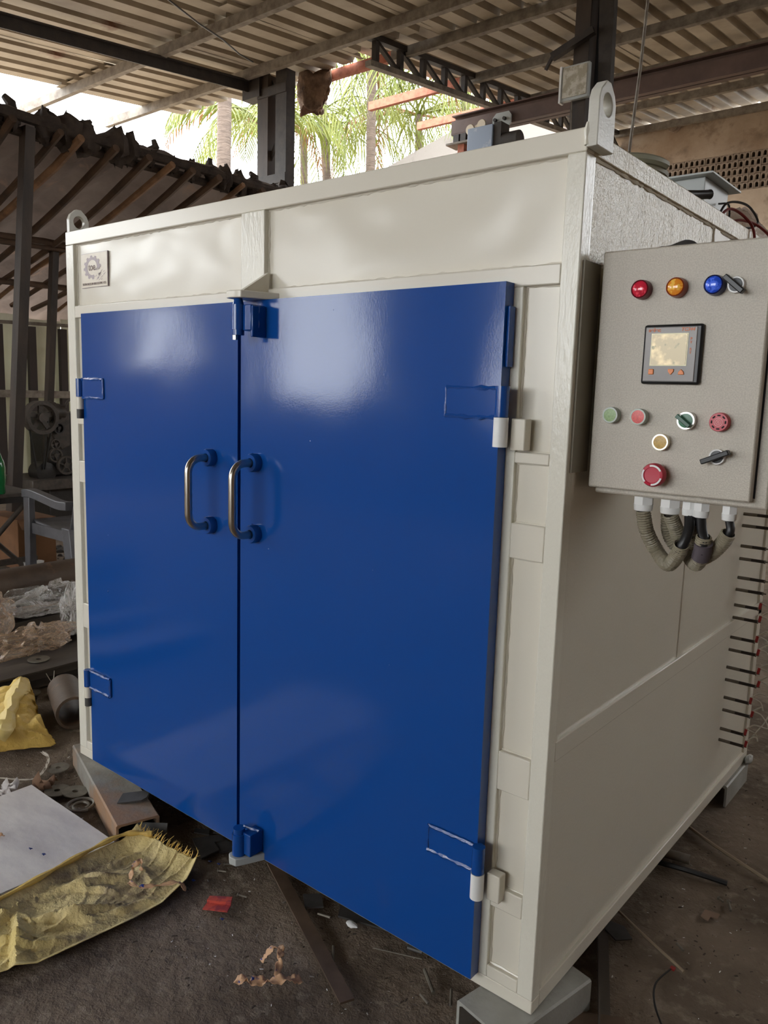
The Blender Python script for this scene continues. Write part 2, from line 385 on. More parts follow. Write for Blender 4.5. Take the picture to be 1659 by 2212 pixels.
# low left wall of cladding sheets and dark upright strips
wl = thing('wall_left', (-6.3, 2.5, 0), kind='structure')
b = MB(); b.box(-6.34, -6.285, .2, 5.2, 1.09, 1.17); b.build('rail', m_purlin, wl, smooth=False)
ys = [.2 + .36 * k for k in range(14)]
for k, y in enumerate(ys):
    b = MB(); h = 1.96 + rj(.02)
    prof = [(y, -6.37), (y + .20, -6.37), (y + .215, -6.345), (y + .262, -6.345), (y + .277, -6.37), (y + .355, -6.37)]
    b.add([(p[1], p[0], z) for z in (0.0, h) for p in prof], [(i, i+1, i+7, i+6) for i in range(5)])
    b.build('cladding_sheet', m_clad, wl, smooth=False, solid=.004)
    b = MB(); b.box(-6.36, -6.30, y - .045, y + .035, 0, 1.86); b.build('upright_strip', m_cladrib, wl, smooth=False)

# white weathered wall far outside
b = MB()
b.prism([(-12, 0), (-2, 0), (-2, 8.27), (-7.52, 6.81), (-9.665, 6.24), (-12, 5.62)], 1, 13.0, 13.3)
tag(b.build('wall_outer', m_outwall, smooth=False), kind='structure')

# ================================================================== columns, crane beam, hoist, lamp
c1 = thing('lattice_column', (-4.05, 4.6, 0), 'dark steel lattice column behind the oven at the torn roof edge', 'column')
for x0, x1, mt in ((-4.27, -4.115, m_column), (-4.0, -3.845, m_darksteel)):
    b = MB(); b.prism([(x0, 4.50), (x1, 4.50), (x1, 4.62), (x1-.012, 4.62), (x1-.012, 4.515), (x0+.012, 4.515), (x0+.012, 4.62), (x0, 4.62)], 2, 0, 4.40)
    b.build('chord', mt, c1, smooth=False)
for k in range(9):
    z = .3 + k * .46; s = 1 if k % 2 else -1
    b = MB(); b.bar((-4.05 - s * .13, 4.56, z), (-4.05 + s * .13, 4.56, z + .44), .05, .012, (0, 1, 0)); b.build('lacing', m_darksteel, c1, smooth=False)
for z in (3.33, 4.18):
    b = MB(); b.box(-4.26, -3.84, 4.485, 4.499, z, z + .09); b.build('batten_plate', m_darksteel, c1, smooth=False)
b = MB(); b.box(-4.46, -4.20, 4.46, 4.60, 4.20, 4.40); b.build('cap_bracket', m_darksteel, c1, smooth=False)

c2 = thing('built_up_column', (-.6, 4.6, 0), 'brown steel built-up column rising behind the right lifting lug', 'column')
b = MB(); b.prism([(-.735, 4.5), (-.615, 4.5), (-.615, 4.62), (-.627, 4.62), (-.627, 4.512), (-.723, 4.512), (-.723, 4.62), (-.735, 4.62)], 2, 0, 4.46); b.build('channel', m_column, c2, smooth=False)
b = MB(); b.box(-.66, -.50, 4.66, 4.68, 0, 4.4); b.build('gap_backing', m_dark, c2, smooth=False)  # near-black sheet stands in for the dark gap beside the channel
b = MB(); b.hexa([(-.515,4.5,3.42),(-.425,4.5,3.40),(-.425,4.56,3.40),(-.515,4.56,3.42),(-.56,4.5,4.25),(-.44,4.5,4.25),(-.44,4.56,4.25),(-.56,4.56,4.25)]); b.build('splice_plate', m_darksteel, c2, smooth=False)
b = MB(); b.box(-.60, -.40, 4.46, 4.62, 4.22, 4.45); b.build('cap_bracket', m_darksteel, c2, smooth=False)
b = MB(); b.bar((-.88, 4.44, 3.80), (-.56, 4.46, 3.92), .05, .05); b.bar((-.88, 4.44, 3.80), (-.93, 4.44, 3.72), .02, .02); b.build('angle_bracket', m_darksteel, c2, smooth=False)

fl_ = thing('flood_light', (-.67, 4.42, 3.45), 'square white flood light fixed to the brown column beside the lifting lug', 'light fixture')
b = MB(); b.box(-.785, -.56, 4.42, 4.46, 3.455, 3.70); b.build('housing', m_galv, fl_, smooth=False, bevel=.006)
b = MB(); b.box(-.765, -.575, 4.412, 4.422, 3.475, 3.685); b.build('lens', M('lamp_glass', lin((206,202,190)), .08, spec=.8, var=(14, lin((172,164,146)), .45, .55)), fl_, smooth=False)
b = MB(); b.box(-.79, -.775, 4.405, 4.46, 3.445, 3.70); b.build('edge_trim', m_white, fl_, smooth=False)
b = MB(); b.tube([(-.70, 4.45, 3.455), (-.70, 4.46, 3.3), (-.69, 4.47, 3.0)], .006, 6); b.build('lead', m_purlin, fl_)

cb = thing('crane_beam', (0, 6.2, 4.03), 'red oxide steel I-beam running under the roof behind the column', 'beam')
zb0, zb1 = 4.035, 4.235
for nm, bx in (('web', (6.194, 6.206, zb0, zb1)), ('flange', (6.13, 6.27, zb1 - .012, zb1)), ('flange', (6.13, 6.27, zb0, zb0 + .012))):
    b = MB(); b.box(-2.985, 5.9, *bx[:2], *bx[2:]); b.build(nm, m_ibeam, cb, smooth=False)
b = MB(); b.box(-2.985, 5.9, 6.128, 6.14, zb0 + .012, zb1 - .06); b.build('web_stiffener', m_ibeam, cb, smooth=False)
cp = thing('beam_post', (-2.83, 6.2, 0), 'orange primed steel post holding the end of the I-beam', 'post')
b = MB(); b.box(-2.90, -2.82, 6.14, 6.26, 0, 3.93); b.build('stanchion', m_rust, cp, smooth=False)
b = MB(); b.box(-2.80, -2.70, 6.2, 6.32, 0, 3.93); b.build('back_leg', m_darksteel, cp, smooth=False)
b = MB(); b.box(-3.03, -2.68, 6.10, 6.30, 3.93, 3.95); b.build('seat_plate', m_purlin, cp, smooth=False)
for x in (-2.95, -2.86, -2.76):
    b = MB(); b.box(x, x + .07, 6.12, 6.28, 3.95, 4.03); b.build('packer', m_darksteel, cp, smooth=False)

ho = thing('chain_hoist', (-2.45, 6.0, 3.75), 'electric hoist with grey-blue cover hanging from the I-beam', 'hoist')
b = MB(); b.hexa([(-2.63,5.92,3.70),(-2.33,5.92,3.70),(-2.33,6.08,3.70),(-2.63,6.08,3.70),(-2.63,5.92,3.985),(-2.33,5.92,3.985),(-2.33,6.08,3.985),(-2.63,6.08,3.985)]); b.build('cover', M('scuffed_blue_grey', lin((150,164,184)), .45, var=(9, lin((190,196,202)), .58, .7)), ho, smooth=False, bevel=.004)
b = MB(); b.box(-2.325, -2.24, 5.94, 6.10, 3.72, 4.0); b.build('end_cap', m_darksteel, ho, smooth=False)
b = MB(); b.cyl((-2.24, 6.02, 3.82), (-2.06, 6.02, 3.82), .085, 16); b.build('motor', m_darksteel, ho)
b = MB(); b.prism([(-2.44, 4.0), (-2.24, 4.0), (-2.22, 4.03), (-2.22, 4.10), (-2.25, 4.14), (-2.40, 4.14), (-2.44, 4.10)], 1, 6.09, 6.105); b.build('side_plate', m_galv, ho, smooth=False)
for x in (-2.40, -2.29):
    b = MB(); b.cyl((x, 6.09, 4.07), (x, 6.06, 4.07), .018, 8); b.build('bolt', m_darksteel, ho)
for x, z in ((-2.70, 4.03), (-2.56, 4.055)):
    b = MB(); b.lathe([(.03, 0), (.05, 0), (.055, .012), (.05, .025), (.03, .025)], (x, 6.06, z), (0, 1, 0), 16); b.build('trolley_wheel', M('cream_wheel', lin((206,192,168)), .5), ho)
b = MB(); b.prism([(-2.72, 3.86), (-2.66, 3.84), (-2.52, 4.05), (-2.60, 4.08), (-2.72, 4.03)], 1, 6.075, 6.09); b.build('hanger', M('cream_hanger', lin((192,178,154)), .55), ho, smooth=False)

b = MB(); b.tube([(.043, 4.0, 3.788 + .42), (.01, 4.0, 3.4), (-.025, 4.0, 2.9), (-.03, 4.0, 2.2)], .010, 6)
tag(b.build('hanging_wire', m_purlin), 'thin steel wire hanging from the roof right of the lifting lug', 'wire')
b = MB(); b.tube([(-3.0, 2.1, 4.18), (-3.2, 2.66, 4.16), (-3.29, 2.88, 4.17), (-3.39, 3.09, 4.19), (-3.52, 3.44, 4.22), (-3.71, 3.78, 4.26), (-3.84, 4.06, 4.31)], .008, 6)
tag(b.build('roof_cable', m_black), 'black cable sagging below the dark left roof sheets', 'cable')

# rag hanging at the torn roof edge
b = MB()
def rag(u, v):
    a = u * 2.2 * math.pi
    r = .17 + .07 * math.sin(3 * a + 4 * v) + .06 * nz(u * 5, v * 5, 2)
    z = 4.49 - .36 * v - .10 * math.sin(math.pi * v) * math.cos(a)
    return (-3.93 + r * math.cos(a) * (1 - .35 * v), 4.95 + .12 * math.sin(a), z + .05 * nz(u * 7, v * 7, 4))
b.grid(rag, 36, 18)
tag(b.build('hanging_rag', M('dry_sacking', lin((150,122,100)), .9, var=(9, lin((96,74,60)), .4, .65), bump=[(30, .8, .02)]), solid=.006), 'brown dried sacking rag hanging from the torn roof edge', 'rag')

# ================================================================== palms and bush outside
def frond_mesh(b, org, az, el, L, droop, n=26, leaf=.75, dryness=0):
    d = Vector((math.cos(az), math.sin(az), 0)); p = Vector(org); e = el; pts = [p.copy()]
    st = L / n; dirs = []
    for i in range(n):
        t = d * math.cos(e) + Vector((0, 0, math.sin(e)))
        dirs.append(t); p = p + t * st; pts.append(p.copy()); e -= droop / n * (0.5 + 1.0 * i / n)
        e = max(e, -1.5)
    b.tube(pts[::2], [.035 * (1 - .85 * k / (len(pts[::2]) - 1)) for k in range(len(pts[::2]))], 4)
    for i in range(3, n):
        t = dirs[min(i, n-1)]; sd = t.cross(Vector((0, 0, 1)))
        if sd.length < .05: sd = Vector((-d.y, d.x, 0))
        sd.normalize()
        f = i / n; ll = leaf * (math.sin(math.pi * min(1, f * .93 + .08)) ** .6) * random.uniform(.8, 1.1)
        for s in (-1, 1):
            o = pts[i] + t * rj(st * .4)
            tip = o + sd * s * ll * .55 + t * ll * .5 + Vector((0, 0, -ll * (.45 + .35 * f + rj(.12))))
            mid = o.lerp(tip, .45) + Vector((0, 0, ll * .10))
            w = t * .028
            b.add([o - w * .6, o + w * .6, mid + w, mid - w, tip], [(0, 1, 2, 3), (3, 2, 4)])
def palm(label, base, top, r, fr, group='coconut palms outside the shed', coco=0):
    t = thing('coconut_palm', base, label, 'palm tree', group)
    B = Vector(base); Tp = Vector(top); b = MB(); n = 60; pts = []; rs = []
    for i in range(n + 1):
        f = i / n; q = B.lerp(Tp, f); q += Vector((.15 * math.sin(f * 2.5), 0, 0))
        pts.append(q); rs.append(r * (1.12 - .22 * f) * (1 + .045 * (i % 2)))
    b.tube(pts, rs, 12); b.build('trunk', m_trunk, t, ang=1.2)
    tp = pts[-1]
    for az, el, L, dr, dry in fr:
        b = MB(); frond_mesh(b, tp, az, el, L, dr, leaf=.85 if not dry else .55)
        b.build('frond', m_fronddry if dry else m_frond, t, smooth=False)
    for k in range(coco):
        a = k * 1.7; c = tp + Vector((.25 * math.cos(a), .25 * math.sin(a), -.25 - .08 * (k % 3)))
        b = MB(); b.lathe([(.01, -.13), (.07, -.1), (.11, 0), (.08, .09), (.01, .13)], c, (0, 0, 1), 10); b.build('coconut', m_coco, t)
def ring(n, el, L, dr, ph=0, dryset=()):
    return [(ph + 2 * math.pi * k / n + rj(.15), el + rj(.3), L * random.uniform(.85, 1.1), dr + rj(.3), k in dryset) for k in range(n)]
palm('tall palm with bare ringed trunk left of the lattice column', (-9.75, 8.3, -.1), (-9.5, 8.27, 9.2), .125, ring(9, .5, 3.6, 1.6))
palm('slim palm trunk leaning just right of the lattice column', (-11.2, 13.2, -.1), (-12.35, 13.45, 10.0), .105, ring(11, .1, 4.0, 2.3, .3, (1, 5, 8)))
palm('palm with a broad drooping crown in the middle of the roof gap', (-10.3, 13.1, -.1), (-9.79, 12.5, 8.85), .11, ring(17, .1, 4.4, 2.7, .1, (2, 6, 9, 12)), coco=6)
palm('palm whose fronds hang above the white outer wall', (-9.3, 15.6, -.1), (-9.41, 15.55, 9.0), .11, ring(16, .2, 4.4, 2.5, .5, (4,)))
palm('low palm with fronds showing left of the lattice column', (-11.5, 10.9, -.1), (-11.45, 10.87, 6.9), .10, ring(13, .5, 2.8, 2.2, .2, (3, 7)))
palm('shorter palm with fronds low behind the oven roofline', (-13.0, 13.7, -.1), (-12.99, 13.64, 7.7), .10, ring(14, .5, 3.6, 2.2, .9, (5,)))
palm('palm hidden low behind the white outer wall top', (-10.8, 15.7, -.1), (-10.86, 15.63, 8.3), .10, ring(13, .4, 3.8, 2.4, .4, (2, 8)))
bt = thing('bush', (-10.5, 9.0, -.1), 'yellow-green bush beyond the lean-to at the foot of the palm', 'bush')
b = MB()
for k in range(900):
    a = random.uniform(0, 6.28); rr = random.uniform(.2, 1) ** .5; c = Vector((-10.6 + 1.7 * rr * math.cos(a), 9.6 + 1.2 * rr * math.sin(a), random.uniform(3.4, 5.25) - .5 * rr))
    d1 = Vector((rj(1), rj(1), rj(1))).normalized() * .13; d2 = Vector((rj(1), rj(1), rj(1))).normalized() * .06
    b.add([c - d1, c + d2, c + d1, c - d2], [(0, 1, 2, 3)])
tag(b.build('foliage', m_bush, bt, smooth=False), kind='stuff')
b = MB(); b.tube([(-10.5, 9.2, -.1), (-10.6, 9.5, 2.0), (-10.6, 9.6, 4.6)], [.09, .07, .02], 8); b.build('stem', m_trunk, bt)

# ================================================================== lean-to awning on the left
aw = thing('lean_to_awning', (-4.7, 2.6, 0), 'patched brown tarpaulin awning on bamboo poles at the left', 'awning')
XE, ZE, SL = -3.15, 2.96, .30
def awz(x, y): return ZE - SL * (XE - x)
PY = [.45 + .235 * k + rj(.05) for k in range(17)]
def tarp(u, v):
    uu = min(u, .94) / .94; x = XE + .05 - 3.28 * uu - .03 * (u > .95); y = .25 + 4.15 * v
    j = min(PY, key=lambda q: abs(q - y)); dd = abs(y - j)
    z = awz(x, y) + .045 - .055 * min(1, dd / .11) * (1 if u > .02 else .3) + .03 * nz(x * 1.2, y * 3, 2.2) + .014 * nz(x * 5, y * 9, 5)
    if u > .94: z -= .14 * (u - .94) / .06
    return (x, y, z)
b = MB(); b.grid(tarp, 70, 130); b.build('tarpaulin', m_tarp, aw, ang=3)
for k, y in enumerate(PY):
    b = MB(); x1 = XE - 3.0 + rj(.1); n = 9; bend = rj(.05)
    pts = [(XE + .12 - (XE + .12 - x1) * i / n, y + rj(.008) + .06 * math.sin(i / n * 3) * (1 if k % 3 else -1) * .6, awz(XE - (XE - x1) * i / n, y) - .035 - .05 * math.sin(math.pi * i / n) + bend * math.sin(2 * math.pi * i / n) * .6) for i in range(n + 1)]
    r0 = random.uniform(.022, .032)
    b.tube(pts, [r0 * (1 - .25 * i / n) * (1.08 if i % 2 else 1) for i in range(n + 1)], 7)
    b.build('bamboo_rafter', m_bamboo2 if k % 3 == 0 else m_bamboo, aw)
for x, z, r in ((XE + .02, ZE + .02, .036), (XE - .04, ZE - .05, .032), (-4.5, awz(-4.5, 0) - .10, .028), (-4.53, awz(-4.5, 0) - .14, .022), (-5.4, awz(-5.4, 0) - .09, .030)):
    b = MB(); n = 12
    b.tube([(x + rj(.012), .2 + 4.2 * i / n, z + rj(.012)) for i in range(n + 1)], r, 7); b.build('edge_pole' if x > -4 else 'bamboo_purlin', m_bamboo if x < -3.3 else m_rag, aw)
for k in range(20):     # bundles of rag and tied ends along the upper edge
    y = .9 + .175 * k + rj(.05); b = MB(); s = random.uniform(.55, 1.25)
    def lump(u, v, y=y, s=s):
        a = 2 * math.pi * u; t = math.pi * v
        rr = (.075 + .05 * nz(math.cos(a) * 2 + y * 3, math.sin(a) * 2, v * 4)) * s
        return (XE - .01 + rr * math.sin(t) * math.cos(a), y + rr * 1.1 * math.sin(t) * math.sin(a), ZE - .02 + rr * 1.35 * math.cos(t) + .03 * s)
    b.grid(lump, 10, 8)
    if k % 3 == 0:
        b.tube([(XE, y, ZE + .05), (XE + rj(.03), y + rj(.04), ZE + .09), (XE + rj(.05), y + rj(.06), ZE + .13)], [.04, .034, .02], 6)
    b.build('tie_bundle', m_rag, aw, ang=1.0)
for p0, p1, w in (((-3.15, 1.50, 2.93), (-3.2, 1.30, 0.0), .085), ((-4.6, 2.44, 2.42), (-4.66, 2.30, 0.0), .07), ((-4.05, 3.0, 2.62), (-4.05, 3.0, 0), .06), ((-3.15, 3.85, 2.93), (-3.15, 3.85, 0), .06), ((-3.2, .55, 2.93), (-3.2, .55, 0), .07)):
    b = MB(); b.bar(p0, p1, w, w * .8, (0, 1, 0)); b.build('post', m_column, aw, smooth=False)
b = MB(); b.tube([(-5.2, .6, 1.82), (-5.2, 2.2, 1.80), (-5.2, 4.6, 1.86)], .018, 6); b.build('tie_rod', m_purlin, aw)
b = MB(); b.bar((-3.25, 1.25, .62), (-5.3, 1.9, 1.35), .05, .04); b.build('brace', m_column, aw, smooth=False)

# ================================================================== the oven
W, D, B0Z, TZ = 1.64, 1.47, .07, 1.686
ov = thing('industrial_oven', (W / 2, D / 2, B0Z), 'large cream steel industrial oven with two blue doors standing on channel blocks', 'oven')
def P(name, mat, fn, bevel=0, parent=None, smooth=False, **k):
    b = MB(); fn(b); return b.build(name, mat, parent or ov, smooth=smooth or bool(bevel), bevel=bevel, **k)
RC = .014
m_hammer = M('dimpled_cream_paint', lin((200,189,162)), .2, bump=[(140, .5, .0035), (14, .5, .006, (1, 1.6, .35))], spec=.6)
P('body', m_creamside, lambda b: b.box(RC, W - RC, RC + .004, D - RC, B0Z + .004, TZ - .004))
def bxs(name, mat, *bs, bevel=.002, parent=None):
    def fn(b):
        for q in bs: b.box(*q)
    return P(name, mat, fn, bevel, parent)
# front frame, proud of the recessed panels
bxs('top_rail', m_cream, (0, W, 0, .03, 1.648, TZ))
bxs('corner_post', m_creamrough, (0, .042, 0, .03, .098, 1.648))
bxs('corner_post', m_creamrough, (1.606, W, 0, .03, .098, 1.648))
bxs('header_rail', m_cream, (.042, 1.606, 0, .03, 1.440, 1.474))
bxs('header_post', m_creamrough, (.786, .866, -.002, .03, 1.474, 1.648))
bxs('door_jamb', m_creamrough, (1.495, 1.537, 0, .03, .098, 1.440))
bxs('door_jamb', m_creamrough, (.103, .145, 0, .03, .098, 1.440))
for z0, z1 in ((.098, .125), (.500, .578), (.955, 1.02), (1.13, 1.150), (.255, .30)):
    bxs('jamb_rail', m_cream, (1.537, 1.606, 0, .03, z0, z1))
    bxs('jamb_rail', m_cream, (.042, .103, 0, .03, z0, z1))
bxs('bottom_rail', m_cream, (0, W, 0, .03, B0Z, .098))
# recessed panels
for x0, x1 in ((.042, .786), (.866, 1.606)):
    def pan(b, x0=x0, x1=x1):
        def fn(u, v):
            x = x0 + (x1 - x0) * u; z = 1.474 + .174 * v; e = min(u, 1 - u, v, 1 - v)
            return (x, RC - .001 - .0035 * nz(x * 4, z * 7, 3) * min(1, e * 8) - .002 * nz(x * 11, z * 13, 8) * min(1, e * 8), z)
        b.grid(fn, 60, 18)
    P('header_panel', m_cream, pan, smooth=True, ang=3)
zz = [(.125, .255), (.30, .500), (.578, .955), (1.02, 1.13), (1.150, 1.440)]
for z0, z1 in zz:
    for x0, x1 in ((1.537, 1.606), (.042, .103)):
        bxs('jamb_panel', m_cream, (x0, x1, RC - .002, .02, z0, z1), bevel=0)
# weld and filler beads around the panels
def bead(b, p0, p1, r=.0035, step=.012):
    p0 = Vector(p0); p1 = Vector(p1); n = max(3, int((p1 - p0).length / step)); pts = []; rs = []
    for i in range(n + 1):
        q = p0.lerp(p1, i / n); pts.append(q + Vector((rj(.0008), rj(.0006), rj(.0008)))); rs.append(max(.0008, r * random.uniform(.55, 1.2)))
    b.tube(pts, rs, 6)
for x0, x1 in ((.042, .786), (.866, 1.606)):
    for e in (((x0, RC, 1.474), (x1, RC, 1.474)), ((x0, RC, 1.648), (x1, RC, 1.648)), ((x0, RC, 1.474), (x0, RC, 1.648)), ((x1, RC, 1.474), (x1, RC, 1.648))):
        P('weld_bead', m_cream, lambda b, e=e: bead(b, *e, r=.0045), smooth=True)
for z0, z1 in zz:
    for e in (((1.537, RC-.002, z0), (1.606, RC-.002, z0)), ((1.537, RC-.002, z1), (1.606, RC-.002, z1)), ((1.537, RC-.002, z0), (1.537, RC-.002, z1)), ((1.606, RC-.002, z0), (1.606, RC-.002, z1))):
        P('weld_bead', m_cream, lambda b, e=e: bead(b, *e, r=.0035), smooth=True)
# right side frame
XS = W - .03
bxs('side_rail', m_hammer, (XS, W, .0301, D, 1.648, TZ))
bxs('side_rail', m_creamside, (XS, W, .0301, D, B0Z, .105))
bxs('side_rail', m_creamside, (XS, W, .0301, D, .577, .617))
bxs('side_post', m_creamside, (XS, W - .0015, .0301, .04, .105, 1.648))
bxs('side_post', m_creamside, (XS, W - .0045, .685, .725, .617, 1.648))
bxs('side_post', m_creamside, (XS, W, D - .04, D, .105, 1.648))
for y0, y1, z0, z1 in ((.04, .685, 1.30, 1.648), (.04, .685, .617, 1.30), (.725, D - .04, .617, 1.648), (.04, D - .04, .105, .577)):
    def pan(b, y0=y0, y1=y1, z0=z0, z1=z1):
        def fn(u, v):
            y = y0 + (y1 - y0) * u; z = z0 + (z1 - z0) * v; e = min(u, 1 - u, v, 1 - v)
            return (W - .0075 + .003 * nz(y * 3, z * 3, 7) * min(1, e * 6), y, z)
        b.grid(fn, 40, 40)
    P('side_panel', m_hammer if z0 > .99 else m_creamside, pan, smooth=True, ang=3)
for e in (((W-.0075, .04, 1.648), (W-.0075, .685, 1.648)), ((W-.0075, .04, 1.25), (W-.0075, .04, 1.648)), ((W-.0075, .725, 1.648), (W-.0075, 1.43, 1.648)), ((W-.0075, .685, 1.2), (W-.0075, .685, 1.648))):
    P('weld_bead', m_creamside, lambda b, e=e: bead(b, *e, r=.005), smooth=True)
# thin olive-grey strip on the oven side beside the control box
bxs('side_strip', M('olive_grey_strip', lin((128,121,104)), .35), (W, W + .004, .012, .075, 1.12, 1.478), bevel=0)
bxs('top_plate', m_creamside, (0.005, W - .03, .03, D, TZ - .006, TZ - .001))

# lifting lugs
m_lug = M('pale_grey_lug_paint', lin((204,201,190)), .28, bump=[(200, .2, .002)])
def lug(x0, x1, y0, z0, z1, mat):
    w = .062; cy, cz, r = y0 + w / 2, z1 - .036, .0175
    out = [(y0, z0), (y0 + w, z0), (y0 + w, z1 - .030), (y0 + w - .006, z1 - .016), (y0 + w * .62, z1), (y0 + w * .38, z1), (y0 + .006, z1 - .016), (y0, z1 - .030)]
    def hit(a):
        d = Vector((math.cos(a), math.sin(a))); best = None
        for i in range(len(out)):
            p = Vector(out[i]); q = Vector(out[(i + 1) % len(out)]); e = q - p; den = d.x * e.y - d.y * e.x
            if abs(den) < 1e-9: continue
            f = Vector((p.x - cy, p.y - cz)); t = (f.x * e.y - f.y * e.x) / den; s_ = (f.x * d.y - f.y * d.x) / den
            if t > 0 and -1e-6 <= s_ <= 1 + 1e-6 and (best is None or t < best): best = t
        return (cy + d.x * best, cz + d.y * best)
    ang = sorted([2 * math.pi * k / 24 for k in range(24)] + [math.atan2(p[1] - cz, p[0] - cy) % (2 * math.pi) for p in out])
    o_ = [hit(a) for a in ang]; inn = [(cy + r * math.cos(a), cz + r * math.sin(a)) for a in ang]; n = len(ang)
    b = MB(); vs = []
    for x, ringp in ((x0, o_), (x0, inn), (x1, inn), (x1, o_)):
        vs += [(x, p[0], p[1]) for p in ringp]
    fs = []
    for a, c in ((0, 1), (1, 2), (2, 3), (3, 0)): fs += [(a*n+i, a*n+(i+1) % n, c*n+(i+1) % n, c*n+i) for i in range(n)]
    b.add(vs, fs); return b.build('lifting_lug', mat, ov, bevel=.0015)
lug(1.641, 1.660, -.006, 1.652, 1.757, m_lug)
lug(-.004, .011, .008, 1.60, 1.755, m_lug)
P('weld_bead', m_creamrough, lambda b: bead(b, (1.641, -.004, 1.655), (1.641, -.004, 1.69), .005), smooth=True)

# ---- doors
DY0, DY1, DZ0, DZ1 = -.030, -.002, .100, 1.446
def door(x0, x1, label):
    def fn(b):
        def face(u, v):
            x = x0 + (x1 - x0) * u; z = DZ0 + (DZ1 - DZ0) * v; e = min(u, 1 - u, v, 1 - v) * 12
            return (x, DY0 + .0026 * nz(x * 1.7, z * 1.7, 4) * min(1, e) + .0008 * nz(x * 6, z * 6, 9) * min(1, e), z)
        b.grid(face, 40, 70)
        b.box(x0, x1, DY0 + .004, DY1, DZ0, DZ1)
        for p in (((x0, DY0, DZ0), (x1, DY0, DZ0), (x1, DY0 + .004, DZ0), (x0, DY0 + .004, DZ0)), ((x0, DY0, DZ1), (x1, DY0, DZ1), (x1, DY0 + .004, DZ1), (x0, DY0 + .004, DZ1)),
                  ((x0, DY0, DZ0), (x0, DY0, DZ1), (x0, DY0 + .004, DZ1), (x0, DY0 + .004, DZ0)), ((x1, DY0, DZ0), (x1, DY0, DZ1), (x1, DY0 + .004, DZ1), (x1, DY0 + .004, DZ0))):
            b.quad(*p)
    o = P('door', m_blue, fn, smooth=True); o['label'] = label; return o
d1 = door(.127, .8085, 'blue left door leaf'); d2 = door(.8195, 1.519, 'blue right door leaf')
bxs('door_seal', m_dark, (.8085, .8195, -.012, -.003, DZ0, DZ1), bevel=0)
# hinges
def hinge_leaf(dr, x0, x1, z0, z1):
    bxs('hinge_leaf', m_blue, (x0, x1, DY0 - .005, DY0 + .002, z0, z1), parent=dr, bevel=.0015)
    for e in (((x0, DY0 - .003, z1), (x1, DY0 - .003, z1)), ((x0, DY0 - .003, z0), (x1, DY0 - .003, z0))):
        P('hinge_weld', m_blueweld, lambda b, e=e: bead(b, *e, r=.005, step=.008), smooth=True, parent=dr)
    xe = x0 if abs(x0 - .82) < abs(x1 - .82) else x1
    P('hinge_weld', m_blueweld, lambda b: bead(b, (xe, DY0 - .003, z0), (xe, DY0 - .003, z1), .004, .008), smooth=True, parent=dr)
for zt in (1.262, .388):
    hinge_leaf(d2, 1.405, 1.515, zt - .052, zt)
    P('hinge_barrel', m_blue, lambda b: b.cyl((1.5265, DY0 - .006, zt - .050), (1.5265, DY0 - .006, zt + .004), .0125, 18), parent=d2, smooth=True)
    P('hinge_barrel', m_white, lambda b: b.cyl((1.5265, DY0 - .006, zt - .103), (1.5265, DY0 - .006, zt - .051), .0132, 18), smooth=True)
    bxs('hinge_bracket', m_cream, (1.538, 1.567, -.021, .002, zt - .108, zt - .052), bevel=.002)
    hinge_leaf(d1, .131, .240, zt - .052, zt)
    P('hinge_barrel', m_blue, lambda b: b.cyl((.1195, DY0 - .004, zt - .050), (.1195, DY0 - .004, zt + .002), .0115, 18), parent=d1, smooth=True)
    P('hinge_barrel', m_cream, lambda b: b.cyl((.1195, DY0 - .004, zt - .085), (.1195, DY0 - .004, zt - .051), .0115, 18), smooth=True)
    P('hinge_pin', m_plate, lambda b: b.cyl((.1195, DY0 - .004, zt - .112), (.1195, DY0 - .004, zt - .085), .011, 14), smooth=True)
bxs('stop_plate', m_blue, (1.519, 1.5255, -.022, -.004, 1.30, 1.405), parent=d2, bevel=.001)
# handles
for dr, x in ((d1, .712), (d2, .874)):
    zt, zb, out = 1.080, .913, .070
    def hb(b):
        pts = [(x, DY0 + .002, zt)]; R = .034
        for k in range(9):
            a = math.pi / 2 * k / 8; pts.append((x, DY0 - out + R - R * math.sin(a), zt - R + R * math.cos(a)))
        for k in range(9):
            a = math.pi / 2 * k / 8; pts.append((x, DY0 - out + R - R * math.cos(a), zb + R - R * math.sin(a)))
        pts.append((x, DY0 + .002, zb)); b.tube(pts, .0092, 16)
    P('handle', m_steelh, hb, smooth=True, parent=dr)
    for z in (zt, zb):
        P('handle_socket', m_blue, lambda b: b.lathe([(.0108, -.004), (.0108, .020), (.0195, .020), (.0215, .016), (.0215, 0)], (x, DY0 + .001, z), (0, -1, 0), 22, cap=False), smooth=True, parent=dr)
        P('socket_weld', m_blueweld, lambda b: bead(b, (x - .012, DY0 - .001, z + .0185), (x + .016, DY0 - .001, z + .014), .0035, .005), smooth=True, parent=dr)
# centre latch bolts, top and bottom
yc = -.072
P('latch_bracket', m_cream, lambda b: b.prism([(.835, -.086), (.855, -.094), (.885, -.086), (.905, -.03), (.915, .002), (.84, .002), (.832, -.06)], 2, 1.446, 1.462), bevel=.002)
P('gusset', m_cream, lambda b: b.prism([(-.075, 1.462), (.002, 1.462), (.002, 1.51)], 0, .868, .878))
lt = P('latch_barrel', m_blue, lambda b: (b.cyl((.86, yc, 1.378), (.86, yc, 1.432), .0165, 20), b.cyl((.86, yc, 1.432), (.86, yc, 1.446), .013, 16, .009), b.cyl((.86, yc, 1.366), (.86, yc, 1.378), .0135, 16)), smooth=True, parent=d2)
P('latch_pin', m_steelh, lambda b: b.cyl((.854, yc - .004, 1.356), (.854, yc - .004, 1.368), .0065, 6), parent=d2)
bxs('latch_plate', m_blue, (.868, .902, -.072, DY0, 1.376, 1.432), parent=d2)
